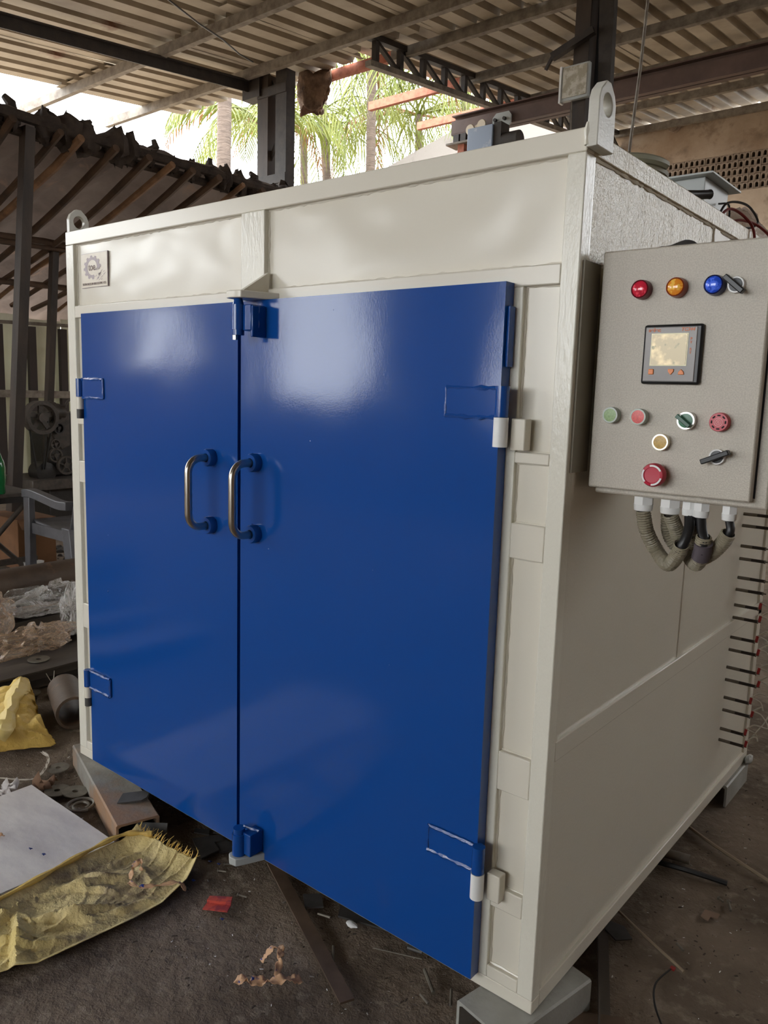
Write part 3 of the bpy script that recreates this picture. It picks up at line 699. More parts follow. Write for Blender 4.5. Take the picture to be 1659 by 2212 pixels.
P('latch_weld', m_blueweld, lambda b: bead(b, (.902, DY0 - .022, 1.378), (.902, DY0 - .022, 1.432), .005, .007), smooth=True, parent=d2)
bxs('latch_cheek', m_blue, (.898, .906, -.070, DY0, 1.362, 1.43), parent=d2)
P('latch_barrel', m_blue, lambda b: (b.cyl((.868, yc, .118), (.868, yc, .172), .0175, 20), b.cyl((.868, yc, .172), (.868, yc, .186), .0145, 20)), smooth=True, parent=d2)
bxs('latch_plate', m_blue, (.876, .908, -.072, DY0, .122, .178), parent=d2)
P('latch_weld', m_blueweld, lambda b: bead(b, (.87, yc + .012, .186), (.906, DY0 - .012, .178), .005, .006), smooth=True, parent=d2)
P('latch_foot', m_galv, lambda b: b.prism([(.848, -.088), (.862, -.098), (.882, -.095), (.892, -.078), (.93, .01), (.86, .01), (.845, -.065)], 2, .098, .117), bevel=.002)

# small paint chips and blobs on the doors: raised specks
def specks(b):
    for k in range(46):
        x = random.uniform(.16, 1.48); z = random.uniform(.5, 1.42) if k % 3 else random.uniform(1.1, 1.43)
        if abs(x - .815) < .02: continue
        r = random.choice((.0012, .0016, .0022, .003)); b.lathe([(r, 0), (r * .7, r * .6), (r * .1, r * .8)], (x, DY0 + .002, z), (0, -1, 0), 7)
tag(P('paint_specks', m_blueweld, specks, smooth=True, parent=d2), kind='stuff')

# maker's sticker with gear mark
st = thing('maker_sticker', (.14, .004, 1.525), 'pale sticker with a gear logo on the upper left header', 'sticker')
m_stk = M('sticker_paper', lin((214,202,180)), .3, var=(20, lin((204,190,168)), .4, .7), bump=[(90, .1, .001)])
m_ink = M('sticker_grey_ink', lin((150,132,132)), .4, var=(30, lin((166,150,156)), .4, .7)); m_ink2 = M('sticker_brown_ink', lin((122,98,88)), .45)
SY = .0075
b = MB(); b.box(.072, .207, SY, SY + .004, 1.524, 1.617); b.build('sheet', m_stk, st, smooth=False)
b = MB(); b.box(.0705, .2085, SY + .001, SY + .0035, 1.5228, 1.6182); b.build('border', m_ink, st, smooth=False)
b = MB(); c = (.130, 1.578); n = 96; ro = []
for k in range(n):
    a = 2 * math.pi * k / n; t = (k % 8) / 8; ro.append(.0315 * 1.28 if t < .5 else .0315 * 1.09)
k0 = [k for k in range(n + 1) if True]
vs = []; fs = []
for k in range(n):
    a = 2 * math.pi * k / n; vs += [(c[0] + ro[k] * 1.12 * math.cos(a), SY - .0004, c[1] + ro[k] * .82 * math.sin(a)), (c[0] + .0222 * 1.12 * math.cos(a), SY - .0004, c[1] + .0222 * .95 * math.sin(a))]
for k in range(n):
    a = 360.0 * k / n
    if 285 < a < 348: continue
    j = (k + 1) % n; fs.append((2*k, 2*j, 2*j+1, 2*k+1))
b.add(vs, fs); b.build('gear_mark', m_ink, st, smooth=False)
b = MB()
for k in range(26):     # splash strokes over the gear's lower right
    x = .138 + random.random() * .05; z = 1.545 + random.random() * .035 - (x - .138) * .25; s = random.uniform(.004, .012)
    b.add([(x, SY - .0006, z), (x + s, SY - .0006, z + s * .5), (x + s, SY - .0006, z + s * .5 + .0014), (x, SY - .0006, z + .0016)], [(0, 1, 2, 3)])
b.build('splash_mark', m_ink, st, smooth=False)
def text(s, size, loc, mat, parent, name='lettering', rot=(math.pi / 2, 0, 0), width=None, bold=0.0, shear=0):
    cu = bpy.data.curves.new(name, 'FONT'); cu.body = s; cu.size = size; cu.align_x = 'CENTER'; cu.align_y = 'CENTER'; cu.offset = bold; cu.extrude = .0002; cu.shear = shear
    t = bpy.data.objects.new(name, cu); COL.objects.link(t)
    bpy.context.view_layer.update()
    w = t.dimensions.x; me = bpy.data.meshes.new_from_object(t.evaluated_get(bpy.context.evaluated_depsgraph_get()))
    bpy.data.objects.remove(t)
    o = bpy.data.objects.new(name, me); COL.objects.link(o); me.materials.clear(); me.materials.append(mat)
    o.parent = parent; o.location = Vector(loc) - WP[parent.name]; o.rotation_euler = rot
    if width: o.scale = (width / w, 1, 1)
    WP[o.name] = WP[parent.name]; return o
text('toe', .030, (.128, SY - .0006, 1.579), m_ink2, st, width=.036, bold=.0002)
text('TOTM INCLUM BELECKTIVL CO.', .0085, (.139, SY - .0006, 1.5325), m_ink2, st, width=.124, bold=.0002)

# ================================================================== control panel
m_red = M('red_tape_piece', lin((206,86,70)), .5, var=(40, lin((150,58,66)), .45, .6))
cpn = thing('control_panel', (1.8, .17, 1.085), 'grey control enclosure with buttons and pilot lamps on the oven side', 'control panel')
YD = .058
def Q(name, mat, fn, parent=cpn, bevel=0, smooth=False, **k):
    b = MB(); fn(b); return b.build(name, mat, parent, smooth=smooth or bool(bevel), bevel=bevel, **k)
Q('enclosure', m_panel, lambda b: b.box(1.659, 1.948, .078, .275, 1.083, 1.500), bevel=.004)
dr = Q('panel_door', m_panel, lambda b: b.box(1.655, 1.926, YD, .076, 1.0945, 1.4965), bevel=.003)
Q('door_gasket', m_dark, lambda b: b.box(1.662, 1.928, .0755, .0785, 1.100, 1.492))
Q('mounting_bracket', m_panel, lambda b: b.box(1.639, 1.662, .12, .25, 1.12, 1.46), bevel=.002)
def lens(col, name, em=0):
    return M(name, lin(col), .12, spec=.6, coat=.4, var=(120, tuple(min(1, c * 1.7 + .05) for c in lin(col)), .5, .56))
def pilot(x, z, col, dark, nm, r=.0150):
    Q('pilot_bezel', M(nm + '_bezel', lin(dark), .3), lambda b: b.lathe([(r * 1.06, 0), (r * 1.06, .006), (r, .011), (r * .98, .016), (r * .86, .0175), (r * .86, .012)], (x, YD, z), (0, -1, 0), 26), parent=dr, smooth=True)
    Q('pilot_lens', lens(col, nm + '_lens'), lambda b: b.lathe([(r * .87, .010), (r * .85, .0158), (r * .55, .0182), (r * .05, .019)], (x, YD, z), (0, -1, 0), 26), parent=dr, smooth=True)
pilot(1.729, 1.429, (212,40,66), (110,18,34), 'red'); pilot(1.787, 1.429, (240,150,48), (150,60,24), 'amber'); pilot(1.846, 1.429, (40,84,214), (14,24,84), 'blue')
def chrome_ring(x, z, r, mat=None, d=.010):
    Q('button_ring', mat or M('silver_ring', (.75,.74,.72), .25, .9), lambda b: b.lathe([(r, 0), (r, d), (r * .97, d + .001), (r * .80, d + .001), (r * .80, d - .004)], (x, YD, z), (0, -1, 0), 26, cap=False), parent=dr, smooth=True)
def push(x, z, col, nm, r=.0138, d=.012, guard=False):
    chrome_ring(x, z, r, M('clear_guard_' + nm, lin((178,186,174)), .2) if guard else M('brass_ring', (.72,.66,.52), .25, .9), d)
    Q('button_cap', M(nm + '_cap', lin(col), .35, var=(300, tuple(c * .8 for c in lin(col)), .45, .6)), lambda b: b.lathe([(r * .80, 0), (r * .80, d + .0005), (r * .05, d + .001)], (x, YD, z), (0, -1, 0), 24), parent=dr, smooth=True)
push(1.693, 1.222, (150,180,120), 'green', guard=True, d=.014); push(1.742, 1.221, (232,92,88), 'coral', guard=True, d=.014)
push(1.782, 1.181, (206,166,80), 'yellow')
# selector switches
chrome_ring(1.820, 1.218, .0145)
Q('selector_base', M('green_selector', lin((28,110,70)), .3), lambda b: b.lathe([(.0115, 0), (.0115, .012), (.001, .0125)], (1.820, YD, 1.218), (0, -1, 0), 22), parent=dr, smooth=True)
Q('selector_lever', M('dark_green_lever', lin((20,78,52)), .3), lambda b: b.bar((1.808, YD - .017, 1.226), (1.830, YD - .017, 1.209), .007, .012, (0, 1, 0)), parent=dr, bevel=.001)
def key_switch(x, z, a, L):
    chrome_ring(x, z, .0125, M('white_ring', lin((226,224,222)), .3), .006)
    Q('key_core', m_black, lambda b: b.lathe([(.0096, 0), (.0096, .008), (.001, .0085)], (x, YD, z), (0, -1, 0), 20), parent=dr, smooth=True)
    Q('key_lever', m_black, lambda b: b.bar((x - L * math.cos(a), YD - .015, z - L * math.sin(a)), (x + L * math.cos(a), YD - .015, z + L * math.sin(a)), .0085, .013, (0, 1, 0)), parent=dr, bevel=.0015)
key_switch(1.8765, 1.428, -.72, .019); key_switch(1.872, 1.163, .42, .0225)
# buzzer
Q('buzzer', M('buzzer_red', lin((196,62,74)), .35), lambda b: b.lathe([(.0150, 0), (.0150, .012), (.0140, .014), (.001, .0142)], (1.872, YD, 1.218), (0, -1, 0), 26), parent=dr, smooth=True)
def slots(b):
    for k in range(8):
        a = 2 * math.pi * k / 8; b.bar((1.872 + .0108 * math.cos(a - .22), YD - .0143, 1.218 + .0108 * math.sin(a - .22)), (1.872 + .0108 * math.cos(a + .22), YD - .0143, 1.218 + .0108 * math.sin(a + .22)), .0022, .0006, (0, 1, 0))
Q('buzzer_slots', m_dark, slots, parent=dr)
for r in (.0068, .0042, .0018):
    Q('buzzer_ring', M('buzzer_pale', lin((232,160,160)), .4), lambda b: b.lathe([(r, .0141), (r, .0147), (r - .0008, .0147), (r - .0008, .0141)], (1.872, YD, 1.218), (0, -1, 0), 20, cap=False), parent=dr, smooth=True)
# emergency stop
es = Q('emergency_stop', M('stop_red', lin((190,30,58)), .4), lambda b: b.lathe([(.011, 0), (.012, .012), (.0195, .015), (.0195, .025), (.0175, .0285), (.0135, .0295), (.0128, .0285), (.001, .0282)], (1.779, YD, 1.127), (0, -1, 0), 32), parent=dr, smooth=True)
for k in range(3):
    def arc(b, k=k):
        a0 = k * 2.094 + .5; vs = []
        for i in range(9):
            a = a0 + 1.35 * i / 8; vs += [(1.779 + r * math.cos(a), YD - .0300, 1.127 + r * math.sin(a)) for r in (.0142, .0172)]
        b.add(vs, [(2*i, 2*i+1, 2*i+3, 2*i+2) for i in range(8)])
    Q('stop_arrow', m_white, arc, parent=dr)
# temperature controller
CX, CZ = 1.787, 1.3235
tcn = Q('controller_bezel', m_black, lambda b: b.box(CX - .048, CX + .048, YD - .009, YD, CZ - .048, CZ + .048), parent=dr, bevel=.004)
Q('controller_face', M('grey_controller_face', lin((148,142,138)), .35, var=(10, lin((132,126,124)), .4, .7)), lambda b: b.box(CX - .044, CX + .0395, YD - .0105, YD - .008, CZ - .0435, CZ + .0435), parent=dr, bevel=.001)
Q('screen_border', M('pale_screen_edge', lin((236,226,180)), .3), lambda b: b.box(CX - .0335, CX + .0265, YD - .0112, YD - .010, CZ - .0185, CZ + .0335), parent=dr)
Q('screen', M('screen_painted_reflection', lin((118,106,82)), .22, metal=.35, var=(22, lin((158,140,106)), .46, .56), var2=(50, lin((72,74,56)), .60, .68)), lambda b: b.box(CX - .0318, CX + .0248, YD - .0118, YD - .011, CZ - .0168, CZ + .0318), parent=dr)  # brown blotches paint a blurred reflection into the screen colour
m_or = M('orange_key', lin((240,140,76)), .4); m_orx = M('orange_print', lin((206,116,74)), .5)
Q('key_button', m_or, lambda b: b.box(CX - .0345, CX - .0255, YD - .0125, YD - .010, CZ - .0325, CZ - .0235), parent=dr, bevel=.0015)
Q('key_button', m_or, lambda b: b.prism([(CX - .0022, CZ - .0235), (CX + .0075, CZ - .0235), (CX + .0070, CZ - .028), (CX + .0027, CZ - .033), (CX - .0018, CZ - .028)], 1, YD - .0125, YD - .010), parent=dr, bevel=.0008)
Q('key_button', m_or, lambda b: b.prism([(CX + .0145, CZ - .0325), (CX + .0240, CZ - .0325), (CX + .0235, CZ - .028), (CX + .0192, CZ - .0235), (CX + .0150, CZ - .028)], 1, YD - .0125, YD - .010), parent=dr, bevel=.0008)
def ptext(s, size, x, z, width, shear=0, bold=.0002):
    return text(s, size, (x, YD - .0107, z), m_orx, dr, width=width, shear=shear, bold=bold)
ptext('selec', .0085, CX - .029, CZ + .0387, .020, 0, .0003); ptext('TC344', .0075, CX + .0245, CZ + .0390, .0215, .2)
for s, z in (('P', .024), ('V', .0185), ('S', .0075), ('V', .002)): ptext(s, .006, CX + .031, CZ + z, .003)

# cable glands and conduits under the box
def gland(x, y, r=.015, L=.026):
    Q('cable_gland', m_white, lambda b: (b.lathe([(r, 0), (r, .015)], (x, y, 1.084 - .015), (0, 0, 1), 6), b.lathe([(r * .55, -.012), (r * .88, -.010), (r * .95, .001)], (x, y, 1.084 - .016), (0, 0, 1), 16)), smooth=True)
for x, y, r in ((1.742, .10, .0175), (1.789, .10, .0175), (1.821, .105, .014), (1.842, .098, .0135), (1.886, .10, .0125)): gland(x, y, r)
def smooth_path(pts, n=10):
    pts = [Vector(p) for p in pts]; out = []
    q = [pts[0] * 2 - pts[1]] + pts + [pts[-1] * 2 - pts[-2]]
    for i in range(1, len(q) - 2):
        for k in range(n):
            t = k / n; p0, p1, p2, p3 = q[i-1], q[i], q[i+1], q[i+2]
            out.append(.5 * ((2*p1) + (-p0+p2)*t + (2*p0-5*p1+4*p2-p3)*t*t + (-p0+3*p1-3*p2+p3)*t*t*t))
    return out + [pts[-1]]
def corr(label, pts, r=.0118, mat=None):
    sp = smooth_path(pts, 26); b = MB(); L = 0; rs = []
    for i, p in enumerate(sp):
        if i: L += (p - sp[i-1]).length
        rs.append(r * (1.0 if (int(L / .0022) % 2) else .88))
    b.tube(sp, rs, 12, cap=False)
    return tag(b.build('conduit', mat or m_conduit, ang=.3, solid=.001), label, 'conduit', 'corrugated conduits under the control panel')
def cable(label, pts, r=.0075):
    b = MB(); b.tube(smooth_path(pts, 10), r, 10)
    return tag(b.build('cable', m_black), label, 'cable', 'black cables under the control panel')
m_conddark = M('dark_conduit', lin((92,86,72)), .5)
corr('dark beige conduit hanging in a long loop from the first gland', [(1.742, .10, 1.058), (1.748, .11, 1.02), (1.763, .125, .985), (1.792, .105, .968), (1.815, .085, .995), (1.822, .075, 1.012)], .0125)
corr('beige conduit behind the first loop below the panel', [(1.77, .14, 1.065), (1.772, .145, 1.02), (1.785, .15, .995), (1.81, .15, .985), (1.84, .16, .985)], .0105)
corr('smooth looking beige conduit from the second gland', [(1.789, .10, 1.058), (1.795, .12, 1.03), (1.80, .13, 1.008), (1.83, .12, .975), (1.845, .10, .985), (1.852, .085, 1.012), (1.856, .078, 1.03)], .0125)
corr('beige conduit rising toward the middle glands', [(1.812, .14, 1.065), (1.815, .145, 1.03), (1.83, .15, 1.01), (1.845, .16, 1.0)], .0105)
corr('beige conduit curving up to the rightmost gland', [(1.845, .12, .985), (1.862, .11, .998), (1.880, .10, 1.02), (1.890, .092, 1.038)], .012)
corr('short beige conduit standing under the third gland', [(1.832, .12, 1.0), (1.83, .11, 1.03), (1.829, .105, 1.045)], .0115)
cable('thick black cable slanting from the third gland into the long loop', [(1.821, .105, 1.06), (1.828, .085, 1.035), (1.822, .075, 1.008), (1.81, .085, .992)], .0085)
cable('black cable dropping from the fourth gland', [(1.842, .098, 1.06), (1.848, .088, 1.04), (1.856, .078, 1.022), (1.854, .082, 1.0)], .0085)
cable('short black cable entering the rightmost conduit', [(1.886, .10, 1.062), (1.892, .093, 1.044), (1.888, .094, 1.03)], .007)
cable('black cable between the third gland and the short conduit', [(1.826, .108, 1.062), (1.829, .106, 1.045), (1.83, .11, 1.02)], .009)
b = MB(); b.tube(smooth_path([(1.848, .095, .990), (1.853, .087, 1.005), (1.8555, .0805, 1.018)], 8), .0150, 12)
tag(b.build('tape_wrap', M('dull_purple_tape', lin((92,84,90)), .6)), 'purple-grey tape wrapped around the joined conduits below the panel', 'tape')

# ================================================================== heater terminals on the oven side
ROD = [(1.175,.932),(1.172,.898),(1.177,.837),(1.177,.799),(1.178,.742),(1.171,.707),(1.17,.66),(1.165,.623),(1.162,.563),(1.16,.525),(1.154,.472),(1.152,.434),(1.156,.377),(1.155,.338),(1.15,.28),(1.146,.246)]
RL = [.085,.085,.068,.07,.075,.075,.066,.07,.068,.076,.084,.088,.07,.078,.066,.071]
m_rod = M('heater_rod_steel', lin((112,104,92)), .35, .7); m_roddark = M('heater_rod_oxide', lin((52,44,38)), .5, .5)
m_crimp = M('red_crimp', lin((150,30,30)), .5); m_wire = M('white_heat_wire', lin((190,182,166)), .6)
for k, ((y, z), L) in enumerate(zip(ROD, RL)):
    nm = ('topmost', 'second', 'third', 'fourth', 'fifth', 'sixth', 'seventh', 'eighth', 'ninth', 'tenth', 'eleventh', 'twelfth', 'thirteenth', 'fourteenth', 'fifteenth', 'lowest')[k]
    t = thing('heater_rod', (W, y, z), nm + ' heater terminal rod down the rear of the oven side', 'heater rod', 'heater rods on the oven side')
    b = MB(); b.cyl((W - .012, y, z), (W + L * .35, y, z), .0048, 10); b.build('sheath', m_rod, t)
    b = MB(); b.cyl((W + L * .35, y, z), (W + L * .88, y, z), .0046, 10); b.build('insulator', m_roddark, t)
    b = MB(); b.cyl((W + L * .86, y, z), (W + L, y, z), .0022, 8); b.cyl((W + L * .86, y, z), (W + L * .9, y, z), .0058, 6); b.build('stud', m_rod, t)
    if k >= 6:
        b = MB(); b.cyl((W + L * .93, y, z), (W + L * .96, y + .003, z + .018), .004, 8); b.build('crimp', m_crimp, t)
def hw(label, pts):
    b = MB(); b.tube(smooth_path(pts, 6), .0022, 6); tag(b.build('heater_wire', m_wire), label, 'wire', 'white wires joining the heater rods')
for k in range(6, 15):
    y0, z0 = ROD[k]; y1, z1 = ROD[k+1]; x0 = W + RL[k] * .96; x1 = W + RL[k+1] * .96
    hw('white wire looping between the %s and %s heater rods' % (('seventh','eighth','ninth','tenth','eleventh','twelfth','thirteenth','fourteenth','fifteenth')[k-6], ('eighth','ninth','tenth','eleventh','twelfth','thirteenth','fourteenth','fifteenth','lowest')[k-6]),
       [(x0, y0 + .003, z0 + .018), (x0 + .022, y0 + .02, z0 + .004), (x0 + .03 + .012 * (k % 2), y0 + .02, (z0 + z1) / 2), (x1 + .018, y1 + .02, z1 + .03), (x1, y1 + .003, z1 + .018)])
hw('long white wire drooping from the top of the heater rods to the lowest one', [(1.73, 1.2, .76), (1.76, 1.25, .62), (1.765, 1.26, .45), (1.745, 1.23, .33), (1.712, 1.15, .262)])

# ================================================================== things on the oven roof
cx, cy = 1.485, .50
def coil(b):
    pts = []
    for i in range(36 * 4 + 1):
        a = 2 * math.pi * i / 36; t = i / 36; r = .085 + .010 * math.sin(t * 2.1)
        pts.append((cx + r * math.cos(a), cy + r * math.sin(a), 1.698 + .0135 * t + .003 * math.sin(a * 2 + t)))
    b.tube(pts, .0105, 8)
b = MB(); coil(b); tag(b.build('hose_coil', M('grey_green_hose', lin((140,138,118)), .5)), 'coiled grey-green hose lying on the oven roof near the front', 'hose')
jb = thing('duct_box', (1.44, .9, TZ), 'small grey flanged sheet metal box on the oven roof', 'box')
b = MB(); b.box(1.34, 1.565, .80, .985, TZ, 1.795); b.build('box_body', m_galv, jb, bevel=.002)
b = MB(); b.box(1.315, 1.590, .775, 1.01, 1.795, 1.80); b.build('flange', m_galv, jb, bevel=.001)
b = MB(); b.tube(smooth_path([(1.575, .54, 1.700), (1.592, .60, 1.708), (1.607, .64, 1.714), (1.622, .67, 1.719)], 6), [.010] * 18 + [.011], 12)
tag(b.build('rubber_sleeve', m_black), 'thick black rubber sleeve poking over the oven roof edge', 'sleeve')
def wr(label, pts, mat, r=.003):
    b = MB(); b.tube(smooth_path(pts, 8), r, 6); tag(b.build('lead_wire', mat), label, 'wire', 'lead wires over the oven roof edge')
m_redw = M('red_wire', lin((120,28,24)), .5)
wr('black wire looping above the oven roof edge', [(1.60, .80, 1.69), (1.61, .84, 1.735), (1.63, .93, 1.745), (1.64, 1.0, 1.72), (1.635, .98, 1.70), (1.62, .93, 1.69)], m_black)
wr('red wire arching over the oven roof edge behind the black loop', [(1.60, .80, 1.688), (1.61, .86, 1.725), (1.63, .92, 1.715), (1.648, .95, 1.68), (1.652, .96, 1.60), (1.655, .97, 1.50)], m_redw, .0035)
wr('second red wire dropping down behind the control panel', [(1.61, .86, 1.69), (1.62, .93, 1.71), (1.65, 1.0, 1.70), (1.672, 1.04, 1.66), (1.675, 1.05, 1.55)], m_redw, .0035)
wr('short dark wire curling at the duct box', [(1.57, .90, 1.75), (1.60, .88, 1.74), (1.61, .86, 1.70), (1.60, .84, 1.692)], m_black, .0025)
b = MB()
def bag(u, v):
    a = 2 * math.pi * u; t = v * math.pi * .5
    r = .085 * math.cos(t) + .02 * nz(math.cos(a) * 2, math.sin(a) * 2, v * 3)
    return (1.53 + r * math.cos(a), 1.20 + r * 1.1 * math.sin(a), TZ + .005 + .105 * math.sin(t) + .012 * nz(math.cos(a) * 4, math.sin(a) * 4, v * 6 + 3))
b.grid(bag, 32, 12)
tag(b.build('plastic_bag', M('printed_clear_bag', lin((206,190,180)), .2, alpha=.7, trans=.2, var=(16, lin((170,50,46)), .66, .70), bump=[(30, .8, .01)])), 'crumpled clear plastic bag with red print on the oven roof', 'bag')
b = MB(); b.tube(smooth_path([(1.70, .12, 1.502), (1.72, .13, 1.503), (1.76, .13, 1.506), (1.79, .13, 1.502)], 5), [.004,.005,.006,.006,.005,.006,.007,.006,.006,.008,.010,.012,.012,.011,.008,.004], 10)
tag(b.build('putty_lump', m_plate), 'dark grey lump of putty on top of the control panel', 'putty')

# ================================================================== blocks the oven stands on
def channel_block(label, p0, p1, w, h, mat, t=.007, z0=0.0, flip=False):
    """steel channel lying web up: p0->p1 axis on the floor"""
    p0 = Vector((*p0, 0)); p1 = Vector((*p1, 0)); d = (p1 - p0).normalized(); s = Vector((-d.y, d.x, 0)); L = (p1 - p0).length
    prof = [(-w/2, 0), (-w/2, h - .004), (-w/2 + .004, h), (w/2 - .004, h), (w/2, h - .004), (w/2, 0), (w/2 - t, 0), (w/2 - t, h - t * 1.6), (w/2 - t * 2, h - t), (-w/2 + t * 2, h - t), (-w/2 + t, h - t * 1.6), (-w/2 + t, 0)]
    n = len(prof); b = MB()
    vs = [p0 + d * (L * k) + s * a + Vector((0, 0, z + z0)) for k in (0, 1) for a, z in prof]
    b.add(vs, [(i, (i+1) % n, (i+1) % n + n, i + n) for i in range(n)])
    # end faces as quads strips
    for k in (0, n):
        b.add([vs[k + i] for i in range(n)], [(0, 1, 10, 11), (1, 2, 9, 10), (2, 3, 8, 9), (3, 4, 7, 8), (4, 5, 6, 7)])
    return tag(b.build('channel_block', mat, smooth=False), label, 'steel block', 'channel blocks under the oven')
channel_block('grey steel channel block under the oven corner in the right foreground', (1.5717, -.0717), (1.6235, .1821), .129, .069, m_channelgrey)
channel_block('rust-sided steel channel block under the far left oven corner', (-.055, .070), (.484, -.105), .118, .069, m_channel)
channel_block('grey steel channel block under the rear right oven corner', (1.60, 1.225), (1.60, 1.46), .10, .069, m_channelgrey)
b = MB()
def lumpf(u, v):
    a = 2 * math.pi * u; t = math.pi * v; r = 1 + .25 * nz(math.cos(a) * 2, math.sin(a) * 2, v * 3)
    return (1.652 + .012 * r * math.sin(t) * math.cos(a), 1.452 + .030 * r * math.sin(t) * math.sin(a), .080 + .013 * r * math.cos(t))
b.grid(lumpf, 12, 8)
tag(b.build('cloth_wad', m_galv), 'small pale wad of cloth wedged at the rear right oven foot', 'cloth')
b = MB(); b.box(1.66, 1.80, .02, .165, 0, .006)
o = tag(b.build('floor_plate', m_flat, smooth=False), 'brown steel plate on the floor beside the right channel block', 'plate'); o.rotation_euler = (0, 0, .55)

# ================================================================== foreground: foam sheet, sacks
b = MB()
def fo(u, v):
    x = .02 + .455 * u; y = -1.1 + .928 * v; return (x, y, .034 + .003 * nz(x * 3, y * 3, 1) + .0012 * nz(x * 12, y * 5, 3))
b.grid(fo, 30, 60)
b.box(.02, .475, -1.1, -.172, .004, .0325)
tag(b.build('foam_sheet', m_foam, smooth=True, bevel=0), 'white foam packing sheet lying on the floor at the left', 'foam sheet')

def lerp_chain(ch, t):
    t *= len(ch) - 1; i = min(int(t), len(ch) - 2); f = t - i
    return Vector(ch[i]).lerp(Vector(ch[i+1]), f)
BK = [(.52, -.95), (.505, -.70), (.497, -.49), (.487, -.414), (.480, -.275), (.482, -.19), (.497, -.125)]
FR = [(.64, -.98), (.67, -.72), (.712, -.580), (.742, -.521), (.752, -.430), (.768, -.300), (.768, -.225), (.735, -.130), (.700, -.082)]
sk = thing('woven_sack', (.62, -.4, 0), 'dirty yellow woven sack spread flat with a frayed edge on the floor', 'sack')
RID = [((.56,-.98),(.62,-.62),.016,.022), ((.52,-.66),(.66,-.50),.020,.018), ((.55,-.47),(.72,-.56),.014,.02), ((.53,-.40),(.63,-.20),.013,.02), ((.60,-.46),(.70,-.36),.018,.016), ((.66,-.44),(.69,-.30),.016,.014),
       ((.52,-.30),(.60,-.27),.010,.018), ((.57,-.33),(.66,-.27),.009,.014), ((.63,-.58),(.72,-.44),.010,.016), ((.56,-.58),(.53,-.42),.012,.016), ((.60,-.76),(.68,-.66),.016,.02), ((.53,-.80),(.60,-.70),.012,.02),
       ((.70,-.34),(.75,-.22),.010,.014), ((.60,-.18),(.68,-.20),.008,.012), ((.54,-.22),(.56,-.14),.010,.014), ((.64,-.36),(.60,-.42),.010,.010), ((.50,-.54),(.55,-.50),.012,.014)]
def segd(p, a, c):
    a = Vector(a); d = Vector(c) - a; t = max(0, min(1, (Vector(p) - a).dot(d) / d.length_squared)); q = a + d * t
    w = Vector(p) - q; side = 1 if d.x * w.y - d.y * w.x > 0 else -1
    return w.length, t, side
b = MB()
def sck(u, v):
    p = lerp_chain(BK, v).lerp(lerp_chain(FR, v), u)
    e = min(1, min(u, 1 - u) * 7)
    z = .007 + .008 * (nz(p.x * 6, p.y * 5, 3) + .5) * e + .0035 * nz(p.x * 24, p.y * 18 + p.x * 20, 6) * e + .03 * max(0, .10 - abs(nz(p.x * 16, p.y * 11 + p.x * 8, 2))) * e
    for a, c, h, w in RID:
        d, t, sd = segd((p.x + .008 * nz(p.x * 14, p.y * 14, 1), p.y + .008 * nz(p.x * 14, p.y * 14, 4)), a, c); w2 = w * (1.9 if sd > 0 else .7)
        if d < w2: z += 1.5 * h * (1 - d / w2) * math.sin(math.pi * (.12 + .76 * t))
    z += .030 * max(0, 1 - u / .13) * (1 if v > .25 else .5)            # back hem leaning on the foam
    z += .034 * max(0, (v - .90) / .10) ** 1.5 * (1 - .5 * u)             # frayed end turned up
    z += .012 * max(0, (u - .93) / .07)
    return (p.x, p.y + .01 * max(0, (v - .9) / .1), z)
b.grid(sck, 80, 200); b.build('sheet', m_yellowdirty, sk, ang=.5, solid=.0015)
b = MB()
for k in range(70):
    u = random.random(); p = Vector(sck(u, 1.0)); L = random.uniform(.008, .028)
    dv = Vector((rj(.4), random.uniform(.2, .8), random.uniform(.5, 1.0))).normalized()
    b.tube([p, p + dv * L * .5 + Vector((rj(.003), rj(.003), 0)), p + dv * L + Vector((rj(.006), rj(.006), -.002))], [.0011, .0009, .0004], 3, cap=False)
tag(b.build('frayed_threads', m_yellow, sk), kind='stuff')
b = MB(); b.tube(smooth_path([(.512, -.93, .04), (.50, -.5, .040), (.485, -.3, .044), (.49, -.16, .052), (.54, -.10, .050)], 10), [.006 + .002 * math.sin(i) for i in range(41)], 6); b.build('hem', m_yellow, sk)

def strip(name, pts, w, mat, label, cat, up=(0, 0, 1), group=None, tw=.6):
    sp = smooth_path(pts, 8); b = MB(); n = len(sp); vs = []
    for i, p in enumerate(sp):
        t = (sp[min(i+1, n-1)] - sp[max(i-1, 0)]).normalized(); s = t.cross(Vector(up)).normalized()
        a = tw * math.sin(i * .7) + nz(i * .5, 1, 2); s2 = s * math.cos(a) + t.cross(s) * math.sin(a)
        ww = w * (1 + .35 * nz(i * .8, 4, 3))
        for k in (-1, -.3, .3, 1): vs.append(p + s2 * k * ww / 2 + Vector((0, 0, .0015 * ((k * 10) % 3))))
    b.add(vs, [(i*4+k, i*4+k+1, (i+1)*4+k+1, (i+1)*4+k) for i in range(n-1) for k in range(3)])
    return tag(b.build(name, mat, solid=.0008), label, cat, group)
strip('masking_tape', [(.648, -.235, .03), (.640, -.222, .052), (.648, -.205, .064), (.657, -.21, .045)], .014, m_tape, 'peeled tape curl standing on the yellow sack', 'tape', (0, 1, 0))
strip('masking_tape', [(.655, -.245, .030), (.685, -.235, .026), (.72, -.20, .028), (.748, -.165, .030), (.765, -.155, .012)], .010, m_tape, 'peeled paint-stained tape strip along the sack edge', 'tape')
strip('masking_tape', [(1.085, -.265, .008), (1.115, -.252, .012), (1.145, -.222, .010), (1.170, -.195, .012), (1.188, -.170, .004)], .020, m_tape, 'crumpled blue-stained tape lying on the floor in front of the doors', 'tape')
